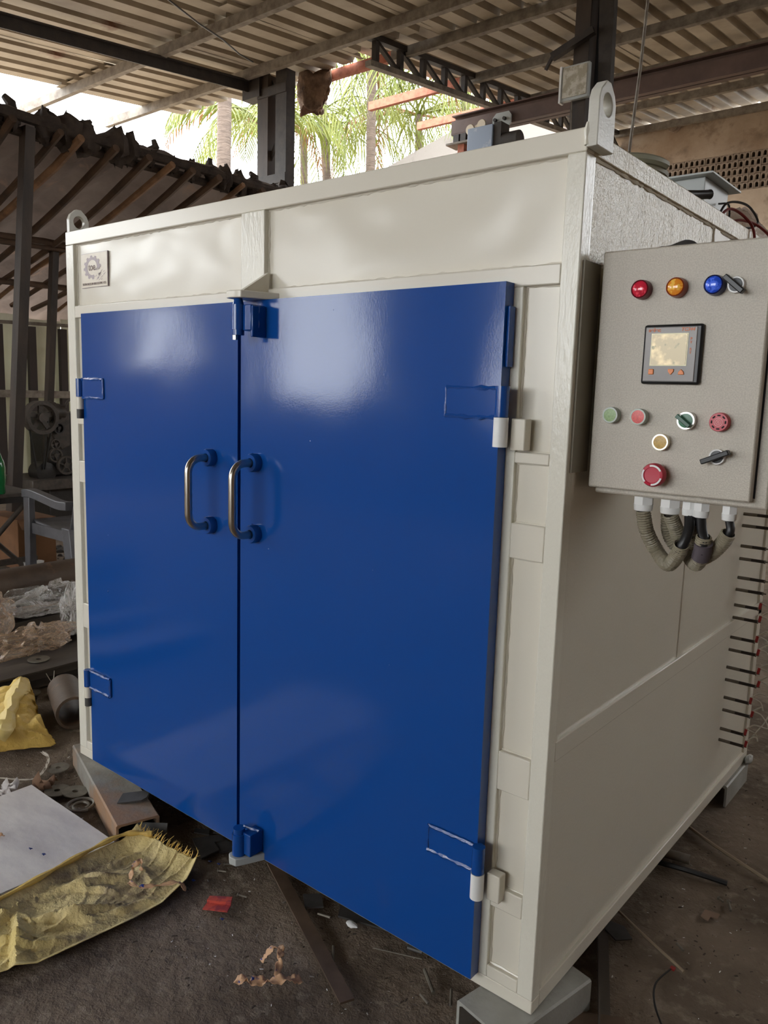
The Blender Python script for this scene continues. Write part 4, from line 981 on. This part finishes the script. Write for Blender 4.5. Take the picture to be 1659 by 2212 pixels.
strip('masking_tape', [(1.150, -.205, .014), (1.128, -.178, .030), (1.112, -.160, .036), (1.092, -.170, .026), (1.085, -.192, .006)], .016, m_tape, 'peeled tape loop standing up on the floor in front of the doors', 'tape')
strip('tape_scrap', [(.20, -.40, .038), (.225, -.375, .042), (.245, -.36, .039)], .010, m_tape, 'thin tape scrap on the white foam sheet', 'tape')
strip('masking_tape', [(.26, -.54, .037), (.275, -.525, .044), (.285, -.525, .038)], .012, m_tape, 'short brown tape scrap at the near side of the foam sheet', 'tape')

# crumpled yellow sack behind the foam sheet
YA, YB = Vector((-.66, .13)), Vector((-.30, -.13))
def ysz(x, y):
    d, t, sd = segd((x, y), YA, YB); h = .085 * (1 - t) + .05 * t
    w = .17 if sd > 0 else .22
    z = h * max(0, 1 - (d / w) ** 1.1)
    z += .030 * abs(nz(x * 9 + y * 4, y * 9, 3)) + .020 * max(0, .25 - abs(nz(x * 12, y * 12 - x * 7, 8))) * 2 + .006 * nz(x * 30, y * 30, 2)
    return z
ysk = thing('yellow_sack', (-.5, 0, 0), 'crumpled bright yellow sack behind the foam sheet', 'sack')
b = MB()
def ys1(u, v):
    x0 = -.86; right = lerp_chain([(-.30, -.155), (-.285, -.10), (-.262, -.045), (-.232, .02), (-.240, .045), (-.315, .060), (-.43, .085), (-.56, .135)], v); left = lerp_chain([(-.70, -.34), (-.74, -.22), (-.77, -.1), (-.78, .02), (-.78, .10), (-.77, .14), (-.76, .165), (-.74, .18)], v)
    p = left.lerp(right, u); r = .006 * nz(v * 30, 3, 1) * (u > .97)
    z = ysz(p.x, p.y) * min(1, (1 - u) * 5 + .30) + .006
    return (p.x + r, p.y + r, z)
b.grid(ys1, 70, 60); b.build('sheet', m_yellow, ysk, ang=.5, solid=.0015)
b = MB(); n = 24; vs = []
for i in range(n + 1):
    q = YA.lerp(YB, i / n) + Vector((.006 * nz(i * .4, 1, 2), .006 * nz(i * .4, 5, 2)))
    for k in range(5):
        o = (k - 2) * .016 * (1 + .3 * math.sin(i * .4)); px, py = q.x - .58 * o, q.y - .81 * o
        vs.append((px, py, ysz(px, py) + .010 + .004 * (2 - abs(k - 2))))
b.add(vs, [(i*5+k, i*5+k+1, (i+1)*5+k+1, (i+1)*5+k) for i in range(n) for k in range(4)]); b.build('hem_band', M('pale_yellow_hem', lin((244,218,140)), .5, bump=[(40, .4, .006)]), ysk, ang=.6, solid=.001)
strip('white_ribbon', [(-.215, -.02, .010), (-.15, -.03, .012), (-.085, -.08, .008), (-.06, -.13, .006), (-.13, -.19, .008), (-.22, -.24, .008), (-.3, -.26, .008)], .010, M('white_strap', lin((196,186,172)), .6), 'thin white plastic strap trailing from the yellow sack', 'strap', tw=.2)
strip('paper_scrap', [(-.02, -.10, .006), (.0, -.13, .012), (.03, -.15, .006)], .07, M('kraft_scrap', lin((148,116,92)), .8), 'brown paper scrap behind the foam sheet corner', 'paper')
strip('foam_offcut', [(-.06, -.20, .02), (-.02, -.22, .03), (.0, -.25, .02)], .05, m_foam, 'small torn white foam piece at the left frame edge', 'foam')

# discs (washers)
def disc(label, x, y, r, z=.0045, tilt=(0, 0), hole=.24, mat=m_washer):
    b = MB(); b.lathe([(r * hole, 0), (r, 0), (r, .003), (r * hole, .003), (r * hole, 0)], (0, 0, 0), (0, 0, 1), 24, cap=False)
    o = b.build('steel_disc', mat, local=True); o.location = (x, y, z); o.rotation_euler = (tilt[0], tilt[1], 0)
    return tag(o, label, 'washer', 'round steel discs on the floor')
disc('steel disc lying nearest the long steel channel', -.753, .214, .036)
disc('dull steel disc right of the one by the channel', -.690, .285, .034)
disc('steel disc on top of the channel by the plastic wrap', -.925, .335, .045, z=.0755)
disc('steel disc half hidden behind the left channel block', -.115, .075, .036)
disc('steel disc between the yellow sack and the channel block', -.075, -.036, .034, tilt=(.03, .02))
disc('left steel disc of the overlapping pair behind the foam', .060, -.112, .038)
disc('right steel disc of the overlapping pair behind the foam', .112, -.082, .037, z=.008, tilt=(-.06, .05))
b = MB(); pts = [(.205 + (.016 + .0024 * t) * math.cos(t), -.112 + (.016 + .0024 * t) * math.sin(t), .008 + .0007 * t) for t in [i * .4 for i in range(32)]]
b.tube(pts, .0045, 6); tag(b.build('spring_coil', m_washer), 'flat spiral coil of steel behind the foam sheet edge', 'coil', 'round steel discs on the floor')

# plates and offcuts
def plate(label, poly, z=.002, h=.004, mat=m_plate, name='steel_plate', cat='plate', tilt=None):
    b = MB(); cx = sum(p[0] for p in poly) / len(poly); cy = sum(p[1] for p in poly) / len(poly)
    b.prism([(p[0] - cx, p[1] - cy) for p in poly], 2, 0, h); o = b.build(name, mat, local=True, smooth=False)
    o.location = (cx, cy, z)
    if tilt: o.rotation_euler = tilt
    return tag(o, label, cat)
b = MB(); b.prism([(-.045, 0), (.045, 0), (.045, .048), (-.035, .048), (-.045, .03)], 1, -.003, .003)
o = tag(b.build('steel_offcut', m_plate, local=True, smooth=False), 'dark grey steel plate leaning on the open end of the left channel block', 'plate'); o.location = (.500, -.080, .003); o.rotation_euler = (-.45, 0, .68)
b = MB(); b.prism([(-.04, 0), (.03, 0), (.043, .010), (.045, .028), (.03, .040), (-.034, .040)], 2, 0, .006)
o = tag(b.build('steel_offcut', m_plate, local=True, smooth=False), 'dark rounded steel offcut resting on the left channel block', 'plate'); o.location = (.395, -.068, .0715); o.rotation_euler = (.22, -.15, .70)
plate('large square steel plate with a notch near the centre latch', [(.585, .0), (.626, .065), (.655, .055), (.642, .030), (.683, .015), (.679, -.042)], .006)
plate('smaller steel plate beside the notched one', [(.655, .062), (.688, .062), (.708, .040), (.690, .012), (.648, .030)], .003)
plate('small steel tab among the offcuts left of the latch', [(.545, .04), (.585, .06), (.60, .045), (.56, .025)], .004)
plate('narrow steel tab among the offcuts under the left door', [(.575, .085), (.60, .10), (.62, .075), (.60, .06)], .004)
plate('folded steel clip plate beside the flat bar', [(.985, .034), (1.018, .066), (1.056, .034), (1.024, .002)], .003, .005)
plate('triangular steel plate lying under the right door', [(1.080, .070), (1.106, .032), (1.225, .072), (1.19, .12)], .003, .005)
b = MB(); b.prism([(-.032, -.020), (.03, -.024), (.032, .0), (-.028, .003)], 2, 0, .003); b.prism([(-.028, .003), (.032, 0), (.03, .022), (-.026, .02)], 2, .002, .010)
o = tag(b.build('red_scrap', m_red, local=True, smooth=False), 'red painted scrap of card on the floor in front of the doors', 'scrap'); o.location = (.858, -.130, .003); o.rotation_euler = (0, 0, .62)
b = MB(); b.bar((.830, .075, .0085), (1.302, -.152, .0065), .032, .005)
tag(b.build('flat_bar', m_flat, smooth=False), 'long brown steel flat bar reaching out from under the right door', 'bar')
b = MB()
def wl_(u, v):
    a = 2 * math.pi * u; t = math.pi * v; r = 1 + .4 * nz(math.cos(a) * 2, math.sin(a) * 2, v * 3 + 4)
    return (1.152 + .017 * r * math.sin(t) * math.cos(a), .030 + .009 * r * math.sin(t) * math.sin(a), .008 + .005 * r * math.cos(t))
b.grid(wl_, 10, 6); tag(b.build('plaster_chip', m_white), 'white plaster chip on the floor near the triangular plate', 'chip')
def rod(label, p0, p1, r, mat=m_washer, name='steel_pin', z=None, cat='pin', head=0):
    b = MB(); z = r if z is None else z
    b.cyl((p0[0], p0[1], z), (p1[0], p1[1], z), r, 8)
    if head: b.cyl((p0[0], p0[1], z), (p0[0] + (p1[0] - p0[0]) * .08, p0[1] + (p1[1] - p0[1]) * .08, z), r * head, 8)
    return tag(b.build(name, mat), label, cat, 'loose pins and nails on the floor')
rod('steel pin beside the folded clip plate', (1.06, .010), (1.092, .020), .003)
rod('steel rod lying against the flat bar', (1.165, -.048), (1.20, -.085), .003)
rod('long steel rod on the floor below the right door corner', (1.365, .030), (1.42, -.012), .004)
rod('pale splinter near the right channel block', (1.442, .022), (1.468, -.018), .003)
rod('short pin below the right door corner', (1.40, -.032), (1.428, -.042), .0025)
rod('small bolt under the right door bottom edge', (1.295, .060), (1.330, .070), .005, m_plate)
rod('nail by the red scrap', (.860, -.070), (.885, -.062), .002, head=2.2)
rod('upright nail near the centre latch foot', (.745, -.040), (.765, -.028), .002, head=2.2)
rod('nail left of the centre latch foot', (.735, -.012), (.752, .006), .002, head=2.2)
rod('thin wire across the floor under the right door', (1.235, .01), (1.34, .055), .0012)
for k in range(14):
    x = random.uniform(.53, .72); y = random.uniform(.06, .17); a = random.uniform(0, 3.1)
    rod('thin steel electrode stub in the heap under the left door', (x, y), (x + .075 * math.cos(a), y + .075 * math.sin(a)), .0022, m_plate, 'electrode_stub', .004 + .002 * (k % 5))
m_chipb = M('blue_paint_flake', lin((22,48,120)), .4)
for k, (x, y) in enumerate(((.70, -.028), (.725, -.02), (.905, -.155), (.742, -.115), (.35, -.34), (.40, -.33), (.315, -.42))):
    b = MB(); zf = .003 if k < 3 else (.010 if k == 3 else .0375)
    b.grid(lambda u, v: (x - .0045 + .009 * u + .003 * nz(u * 3, v * 3, k), y - .0035 + .007 * v * (.6 + .4 * u), zf + .004 * abs(nz(u * 4, v * 4, k + 2))), 5, 5)
    tag(b.build('paint_flake', m_chipb, solid=.0008), 'dark blue paint flake ' + ('beside the square plates', 'right of the notched plate', 'below the red scrap', 'at the right end of the yellow sack', 'on the foam sheet nearest its right edge', 'on the foam sheet close to the yellow sack hem', 'alone near the front of the foam sheet')[k], 'paint flake', 'blue paint flakes')

# ---- right hand floor
m_stk2 = M('dusty_grey_stick', lin((150,134,112)), .8)
b = MB(); b.prism([(0, 0), (.025, 0), (.025, .003), (.003, .003), (.003, .025), (0, .025)], 1, 0, .62)
o = tag(b.build('angle_bar', m_section, local=True, smooth=False), 'dusty steel angle bar running out from under the oven at right', 'bar'); o.location = (1.755, .06, .001); o.rotation_euler = (0, 0, .43)
def stick(label, pts, r, mat, name='stick', cat='stick'):
    b = MB(); b.tube(smooth_path(pts, 6), r, 6); return tag(b.build(name, mat), label, cat)
stick('long pale bamboo stick on the floor at the far right', [(1.60, 1.02, .008), (1.70, .96, .01), (1.87, .885, .006), (2.05, .80, .006)], .005, m_stk2)
stick('thin wooden stick lying out from the oven side', [(1.60, .51, .006), (1.70, .455, .006), (1.80, .405, .005)], .0035, m_stk2)
stick('black rubber strip on the floor near the oven side', [(1.60, .775, .008), (1.68, .785, .012), (1.775, .808, .006)], .007, m_black, 'rubber_strip', 'strip')
b = MB(); b.lathe([(.013, 0), (.013, .08), (.010, .08), (.010, 0), (.013, 0)], (1.59, .82, .014), (.97, .2, 0), 14, cap=False)
tag(b.build('pipe_stub', m_purlin), 'short pipe stub poking out under the oven side', 'pipe')
plate('brown card corner on the right hand floor', [(1.765, .66), (1.80, .665), (1.80, .645), (1.785, .64), (1.785, .62), (1.765, .625)], .003, .002, M('brown_card_scrap', lin((132,108,90)), .8), 'card_scrap', 'scrap')
plate('dark flat offcut beside the angle bar under the oven', [(1.60, .455), (1.64, .46), (1.672, .43), (1.645, .40), (1.61, .42)], .004, .003)
rod('screw lying on the right hand floor', (1.80, .735), (1.815, .70), .003, m_washer, 'screw', head=2)
rod('second screw beside the card corner', (1.775, .735), (1.79, .725), .0025, m_washer, 'screw', head=2)
rod('stub of wire in the middle of the right hand floor', (1.755, .49), (1.775, .475), .003, m_washer, 'screw')
stick('bent black wire in the near right corner of the floor', [(1.775, .40, .004), (1.765, .33, .004), (1.785, .27, .005), (1.82, .22, .004)], .0022, m_black, 'bent_wire', 'wire')
b = MB(); b.box(1.772, 1.782, .395, .405, .002, .006); tag(b.build('red_tag', m_crimp, smooth=False), 'tiny red tag at the end of the bent black wire', 'tag')

# ---- uncountable grit and swarf, kept clear of the wide middle of the floor
def scatter(name, label, mat, n, smin, smax, regions, flat=False):
    b = MB()
    for k in range(n):
        x0, x1, y0, y1 = random.choice(regions); x = random.uniform(x0, x1); y = random.uniform(y0, y1); s = random.uniform(smin, smax) * random.choice((.5, .7, 1, 1.4))
        a = random.uniform(0, 6.28); el = random.uniform(1, 2.6)
        c, sn = math.cos(a), math.sin(a)
        pts = [(-el, -.5, 0), (el, -.6, 0), (el * .8, .6, 0), (-el * .9, .5, 0), (-el * .5, -.3, .8), (el * .4, -.3, .9), (el * .5, .3, .8), (-el * .5, .3, .9)]
        hs = .35 if flat else 1
        b.hexa([(x + s * (p[0] * c - p[1] * sn), y + s * (p[0] * sn + p[1] * c), .0005 + s * hs * p[2]) for p in pts])
    return tag(b.build(name, mat, smooth=False), label, 'debris', kind='stuff')
scatter('floor_grit', 'dark crumbs of grit scattered over the dirt floor', m_clod, 2600, .001, .0024, [(.75, 1.6, -.35, .2), (1.65, 2.1, -.1, 1.6), (1.0, 1.6, -.1, .3), (-.2, .5, -.1, .25), (-2.6, -2.2, 1, 2.2), (.4, 1.0, .0, .4)])
scatter('metal_swarf', 'bright bits of metal swarf scattered over the floor', m_swarf, 520, .0008, .0024, [(.95, 1.6, -.15, .2), (1.66, 2.0, .1, 1.3), (-.15, .4, -.12, .12), (.55, .95, -.1, .2), (-1, -.5, .1, .5)], True)
scatter('paper_dust', 'pale flecks scattered over the floor', m_white, 120, .0008, .0022, [(.8, 1.5, -.3, .2), (1.66, 2.0, .1, 1.3), (-.2, .45, -.15, .1)], True)

# ================================================================== steel stock on the left
def section(label, x0, x1, z0, z1, y0, y1, kind='channel', mat=m_section, rot=0.0):
    b = MB(); t = .007; w = x1 - x0; h = z1 - z0
    if kind == 'channel': prof = [(0, 0), (w, 0), (w, t), (t, t), (t, h - t), (w, h - t), (w, h), (0, h)]
    elif kind == 'ibeam': prof = [(0, 0), (w, 0), (w, t), (w/2 + t/2, t), (w/2 + t/2, h - t), (w, h - t), (w, h), (0, h), (0, h - t), (w/2 - t/2, h - t), (w/2 - t/2, t), (0, t)]
    elif kind == 'angle': prof = [(0, 0), (w, 0), (w, t), (t, t), (t, h), (0, h)]
    else: prof = [(0, 0), (w, 0), (w, h), (0, h)]
    b.prism(prof, 1, 0, y1 - y0); o = b.build('steel_section', mat, local=True, smooth=False)
    o.location = (x0, y0, z0); o.rotation_euler = (0, 0, rot)
    return tag(o, label, 'steel stock', 'steel sections stacked on the floor')
section('wide steel I-section nearest the camera in the stack at left', -.955, -.80, 0, .072, -1.2, 1.9, 'ibeam')
section('flat steel section just behind the nearest I-section', -1.16, -.99, 0, .030, -1.2, 1.9, 'flat')
section('steel channel in the middle of the stack beside the plastic wrap', -1.34, -1.20, 0, .075, -1.2, 1.8, 'channel')
section('steel angle behind the middle channel of the stack', -1.46, -1.37, 0, .09, -1.2, 1.9, 'angle')
section('tall steel channel below the big pipe', -1.64, -1.50, 0, .11, -1.2, 1.7, 'channel')
section('pale flat steel bar on top of the tall channel', -1.60, -1.50, .111, .123, -1.0, 1.9, 'flat', m_channel)
section('rear steel I-section carrying the big pipe', -1.86, -1.69, 0, .115, -1.2, 1.9, 'ibeam')
b = MB(); b.lathe([(.088, 0), (.088, 3.6), (.080, 3.6), (.080, 0), (.088, 0)], (-1.775, -1.3, .203), (.0, 1, 0), 28, cap=False)
tag(b.build('steel_pipe', m_pipe), 'long brown steel pipe lying on top of the steel stack', 'pipe')
b = MB(); b.lathe([(.062, 0), (.062, .26), (.052, .26), (.052, 0), (.062, 0)], (-.322, .158, .063), (-.92, .36, 0), 26, cap=False)
tag(b.build('pipe_offcut', m_pipe), 'short open pipe offcut beside the yellow sack', 'pipe')
b = MB(); b.tube(smooth_path([(-.795, .30, .055), (-.787, .312, .025), (-.783, .318, .02), (-.785, .326, .03), (-.795, .335, .058)], 5), .0016, 5)
tag(b.build('wire_hook', m_wire), 'white V-shaped wire hanging on the nearest I-section', 'wire')

# plastic wrap heap on the stock
def wrap(label, c, sz, seed, mat, name='plastic_wrap', ang=0):
    b = MB(); ca, sa = math.cos(ang), math.sin(ang)
    def fn(u, v):
        a = 2 * math.pi * u; t = math.pi * (.04 + .92 * v)
        n1 = nz(math.cos(a) * 1.6 + seed, math.sin(a) * 1.6, v * 3); n2 = nz(math.cos(a) * 5, math.sin(a) * 5 + seed, v * 9)
        r = 1 + .75 * n1 + .32 * n2 + .5 * max(0, .2 - abs(nz(math.cos(a) * 3, math.sin(a) * 3 + seed, v * 6)))
        x = sz[0] * r * math.sin(t) * math.cos(a); y = sz[1] * r * math.sin(t) * math.sin(a)
        return (c[0] + x * ca - y * sa, c[1] + x * sa + y * ca, max(c[2] - sz[2] * .75, c[2] + sz[2] * r * math.cos(t)))
    b.grid(fn, 60, 34)
    return tag(b.build(name, mat, ang=.5), label, 'plastic wrap', 'plastic wrap on the steel stack')
wrap('crumpled clear plastic wrap at the top of the heap on the steel', (-1.40, .62, .19), (.10, .20, .065), 1.3, m_plastic)
wrap('brownish plastic wrap lying lowest in the heap on the steel', (-1.06, .40, .115), (.075, .17, .060), 4.7, m_plasticb)
wrap('clear plastic wrap standing at the right end of the heap', (-1.16, .63, .17), (.06, .06, .11), 8.1, m_plastic)
wrap('brownish plastic wrap bunched at the left end of the heap', (-1.36, .33, .17), (.07, .08, .10), 2.9, m_plasticb)

# ================================================================== chair, table, bottle, machine
ch = thing('plastic_armchair', (-2.15, 1.28, 0), 'grey plastic armchair behind the big pipe at the left', 'chair')
def C(name, mat, fn, parent=ch, **k):
    b = MB(); fn(b); return b.build(name, mat, parent, **k)
yn, yf, xf, xb = 1.07, 1.50, -2.46, -1.99
for y in (yn, yf):
    C('leg', m_chair, lambda b: b.hexa([(xf-.035, y-.02, 0), (xf+.025, y-.02, 0), (xf+.025, y+.03, 0), (xf-.035, y+.03, 0), (xf-.03, y-.018, .585), (xf+.045, y-.018, .585), (xf+.045, y+.02, .585), (xf-.03, y+.02, .585)]), bevel=.006)
    C('leg', m_chair, lambda b: b.hexa([(xb+.02, y-.02, 0), (xb+.10, y-.02, 0), (xb+.10, y+.03, 0), (xb+.02, y+.03, 0), (xb-.06, y-.015, .42), (xb+.03, y-.015, .42), (xb+.03, y+.02, .42), (xb-.06, y+.02, .42)]), bevel=.006)
    def arm(b):
        sp = smooth_path([(xf - .03, y, .590), (xf + .06, y, .596), (xf + .22, y, .580), (xb - .08, y - .004, .562), (xb + .02, y, .565)], 6); n = len(sp)
        vs = []
        for p in sp: vs += [p + Vector((0, -.028, .014)), p + Vector((0, .03, .014)), p + Vector((0, .03, -.036)), p + Vector((0, -.028, -.036))]
        b.add(vs, [(i*4+k, i*4+(k+1) % 4, (i+1)*4+(k+1) % 4, (i+1)*4+k) for i in range(n-1) for k in range(4)] + [(3, 2, 1, 0), tuple((n-1)*4 + k for k in range(4))])
    C('armrest', m_chair, arm, bevel=.005)
def seat(b):
    def fn(u, v):
        x = xf + .04 + .46 * u; y = yn + .01 + (yf - yn - .02) * v; return (x, y, .405 - .025 * math.sin(math.pi * v) * math.sin(math.pi * u * .9) - .03 * u + (.012 if u < .05 else 0))
    b.grid(fn, 14, 14)
C('seat', m_chair, seat, solid=.012)
C('apron', m_chair, lambda b: (b.box(xf + .04, xb, yn - .002, yn + .012, .335, .40), b.box(xf + .04, xb, yf - .012, yf + .002, .335, .40)), smooth=False)
def back(b):
    def fn(u, v):
        z = .42 + .42 * v; y = yn + (yf - yn) * u; return (xb + .02 + .13 * v + .03 * math.sin(math.pi * u), y, z + .03 * math.sin(math.pi * u) * v)
    b.grid(fn, 14, 10)
C('backrest', m_chair, back, solid=.014)

tb = thing('folding_table', (-2.95, 1.1, 0), 'small folding table with crossed tube legs at the left frame edge', 'table')
def Tt(name, mat, fn, **k):
    b = MB(); fn(b); return b.build(name, mat, tb, **k)
Tt('table_top', m_machine2, lambda b: b.box(-3.25, -2.60, .62, 1.22, .540, .562), bevel=.003)
Tt('table_apron', m_machine, lambda b: (b.box(-2.615, -2.60, .62, 1.22, .505, .54),), smooth=False)
for y0, y1 in ((.68, 1.18), (1.18, .68)):
    Tt('leg', m_machine2, lambda b: b.cyl((-2.64, y0, .535), (-2.64, y1, .02), .016, 10))
    Tt('leg', m_machine2, lambda b: b.cyl((-3.2, y0, .535), (-3.2, y1, .02), .016, 10))
Tt('stretcher', m_machine2, lambda b: b.box(-2.655, -2.625, .62, 1.2, .11, .145), smooth=False)
bo = thing('green_bottle', (-2.70, 1.02, .562), 'green plastic soft drink bottle standing on the folding table', 'bottle')
b = MB(); b.lathe([(.002, .004), (.036, 0), (.040, .010), (.038, .05), (.043, .075), (.043, .165), (.036, .20), (.020, .245), (.013, .262), (.013, .275), (.002, .276)], (-2.66, .985, .562), (0, 0, 1), 22, cap=False); b.build('bottle_body', m_green, bo)
b = MB(); b.cyl((-2.66, .985, .836), (-2.66, .985, .858), .0155, 16); b.build('cap', m_green, bo)
cbx = thing('cardboard_box', (-3.0, 1.25, 0), 'brown cardboard box under the folding table', 'box')
b = MB(); b.box(-3.25, -2.80, 1.16, 1.42, .02, .36); b.build('carton', m_card, cbx, bevel=.004)
b = MB(); b.quad((-2.80, 1.16, .36), (-2.80, 1.42, .36), (-2.74, 1.42, .30), (-2.74, 1.16, .30)); b.build('flap', m_card, cbx, solid=.004)
b = MB(); b.lathe([(.05, 0), (.06, .11), (.063, .115), (.05, .115)], (-2.60, 1.16, .0), (0, 0, 1), 18); tag(b.build('white_tub', m_white), 'small white plastic tub under the folding table', 'tub')
b = MB(); b.box(-2.55, -2.50, .70, 1.15, .06, .09); b.box(-2.55, -2.52, 1.10, 1.14, 0, .06); b.box(-2.55, -2.52, .72, .76, 0, .06)
tag(b.build('wooden_stool', m_column, smooth=False), 'low dark wooden stool under the folding table', 'stool')
b = MB()
def dish(u, v):
    a = 2 * math.pi * u; return (-2.52 + .09 * v * math.cos(a), .86 + .09 * v * math.sin(a), .093 + .02 * v * v)
b.grid(dish, 20, 6); tag(b.build('enamel_dish', m_machine2, solid=.002), 'shallow grey dish on the low wooden stool', 'dish')
b = MB(); b.hexa([(-2.68,1.66,0),(-2.58,1.70,0),(-2.62,1.74,0),(-2.70,1.72,0),(-2.66,1.68,.15),(-2.62,1.69,.16),(-2.63,1.71,.16),(-2.66,1.70,.15)])
tag(b.build('snack_packet', M('red_packet', lin((170,60,50)), .4, var=(18, lin((214,186,110)), .5, .56)), bevel=.004), 'red and yellow packet on the floor behind the chair', 'packet')

mc = thing('shaping_machine', (-4.6, 2.4, 0), 'oily belt driven workshop machine with pulley and gears against the left wall', 'machine')
def K(name, mat, fn, **k):
    b = MB(); fn(b); return b.build(name, mat, mc, **k)
K('stand', m_machine, lambda b: (b.box(-4.85, -4.40, 2.22, 2.95, 0, .33),), bevel=.01)
K('bed', m_machine2, lambda b: b.box(-4.95, -4.30, 2.02, 3.0, .33, .42), bevel=.008)
K('body', m_machine, lambda b: b.box(-4.95, -4.52, 2.33, 2.85, .42, .99), bevel=.02)
K('head', m_machine2, lambda b: b.prism([(2.28, .80), (2.28, 1.0), (2.46, 1.0), (2.46, .70), (2.38, .66)], 0, -4.56, -4.46), bevel=.01)
def wheel(name, x, y, z, r, w, mat, spokes=5):
    K(name, mat, lambda b: b.lathe([(r * .78, -w/2), (r, -w/2), (r, w/2), (r * .78, w/2), (r * .78, -w/2)], (x, y, z), (1, 0, 0), 26, cap=False))
    K(name + '_hub', mat, lambda b: b.lathe([(r * .3, -w * .6), (r * .3, w * .6)], (x, y, z), (1, 0, 0), 14))
    def sp(b):
        for k in range(spokes):
            a = 2 * math.pi * k / spokes + .3; b.bar((x, y + r * .2 * math.cos(a), z + r * .2 * math.sin(a)), (x, y + r * .82 * math.cos(a), z + r * .82 * math.sin(a)), w * .4, r * .16, (1, 0, 0))
    K(name + '_spokes', mat, sp, smooth=False)
wheel('drive_pulley', -4.42, 2.17, .955, .145, .10, m_machine2)
K('step_cone', m_machine2, lambda b: b.lathe([(.10, 0), (.10, .035), (.088, .035), (.088, .07), (.076, .07), (.076, .105), (.064, .105), (.064, .15)], (-4.5, 2.27, 1.0), (0, 1, 0), 22))
wheel('change_gear', -4.43, 2.30, .62, .062, .03, m_machine2, 4); wheel('change_gear', -4.41, 2.385, .53, .085, .03, m_machine2, 5); wheel('change_gear', -4.43, 2.30, .72, .045, .03, m_machine2, 4)
wheel('back_gear', -4.43, 2.33, .86, .05, .05, m_machine, 4)
K('motor', m_machine, lambda b: (b.lathe([(.03, -.01), (.09, 0), (.09, .16), (.03, .17)], (-4.6, 2.22, .47), (1, 0, 0), 20)))
for y0, y1 in ((2.055, 2.12), (2.285, 2.19), (2.24, 2.175)):
    K('drive_belt', m_black, lambda b: b.bar((-4.42, y0, .955), (-4.42, y1, .50), .022, .007, (0, 1, 0)), smooth=False)
K('feed_lever', m_machine2, lambda b: b.tube(smooth_path([(-4.4, 2.60, .93), (-4.36, 2.58, .80), (-4.36, 2.57, .62), (-4.34, 2.52, .56)], 5), .010, 6))
K('oil_pipe', m_machine2, lambda b: b.tube(smooth_path([(-4.5, 2.42, 1.0), (-4.46, 2.45, 1.10), (-4.46, 2.52, 1.13), (-4.46, 2.60, 1.12)], 5), .012, 6))
b = MB(); b.box(-4.40, -4.36, 2.44, 2.52, .555, .585); tag(b.build('cloth_rag', M('pale_rag', lin((160,156,148)), .8), parent=None, bevel=.004), 'small pale rag hanging on the workshop machine lever', 'rag')
b = MB(); b.box(-5.2, -4.7, 1.55, 1.75, 0, 1.02); b.box(-4.9, -4.7, 1.4, 1.95, .90, .96)
tag(b.build('steel_frame_rack', m_column, smooth=False), 'dark steel rack standing left of the workshop machine', 'rack')
scatter('shed_litter', 'dark litter heaped on the floor under the awning', m_darksteel, 500, .006, .02, [(-3.6, -2.7, 1.3, 2.6), (-4.4, -3.2, 1.9, 3.0)])
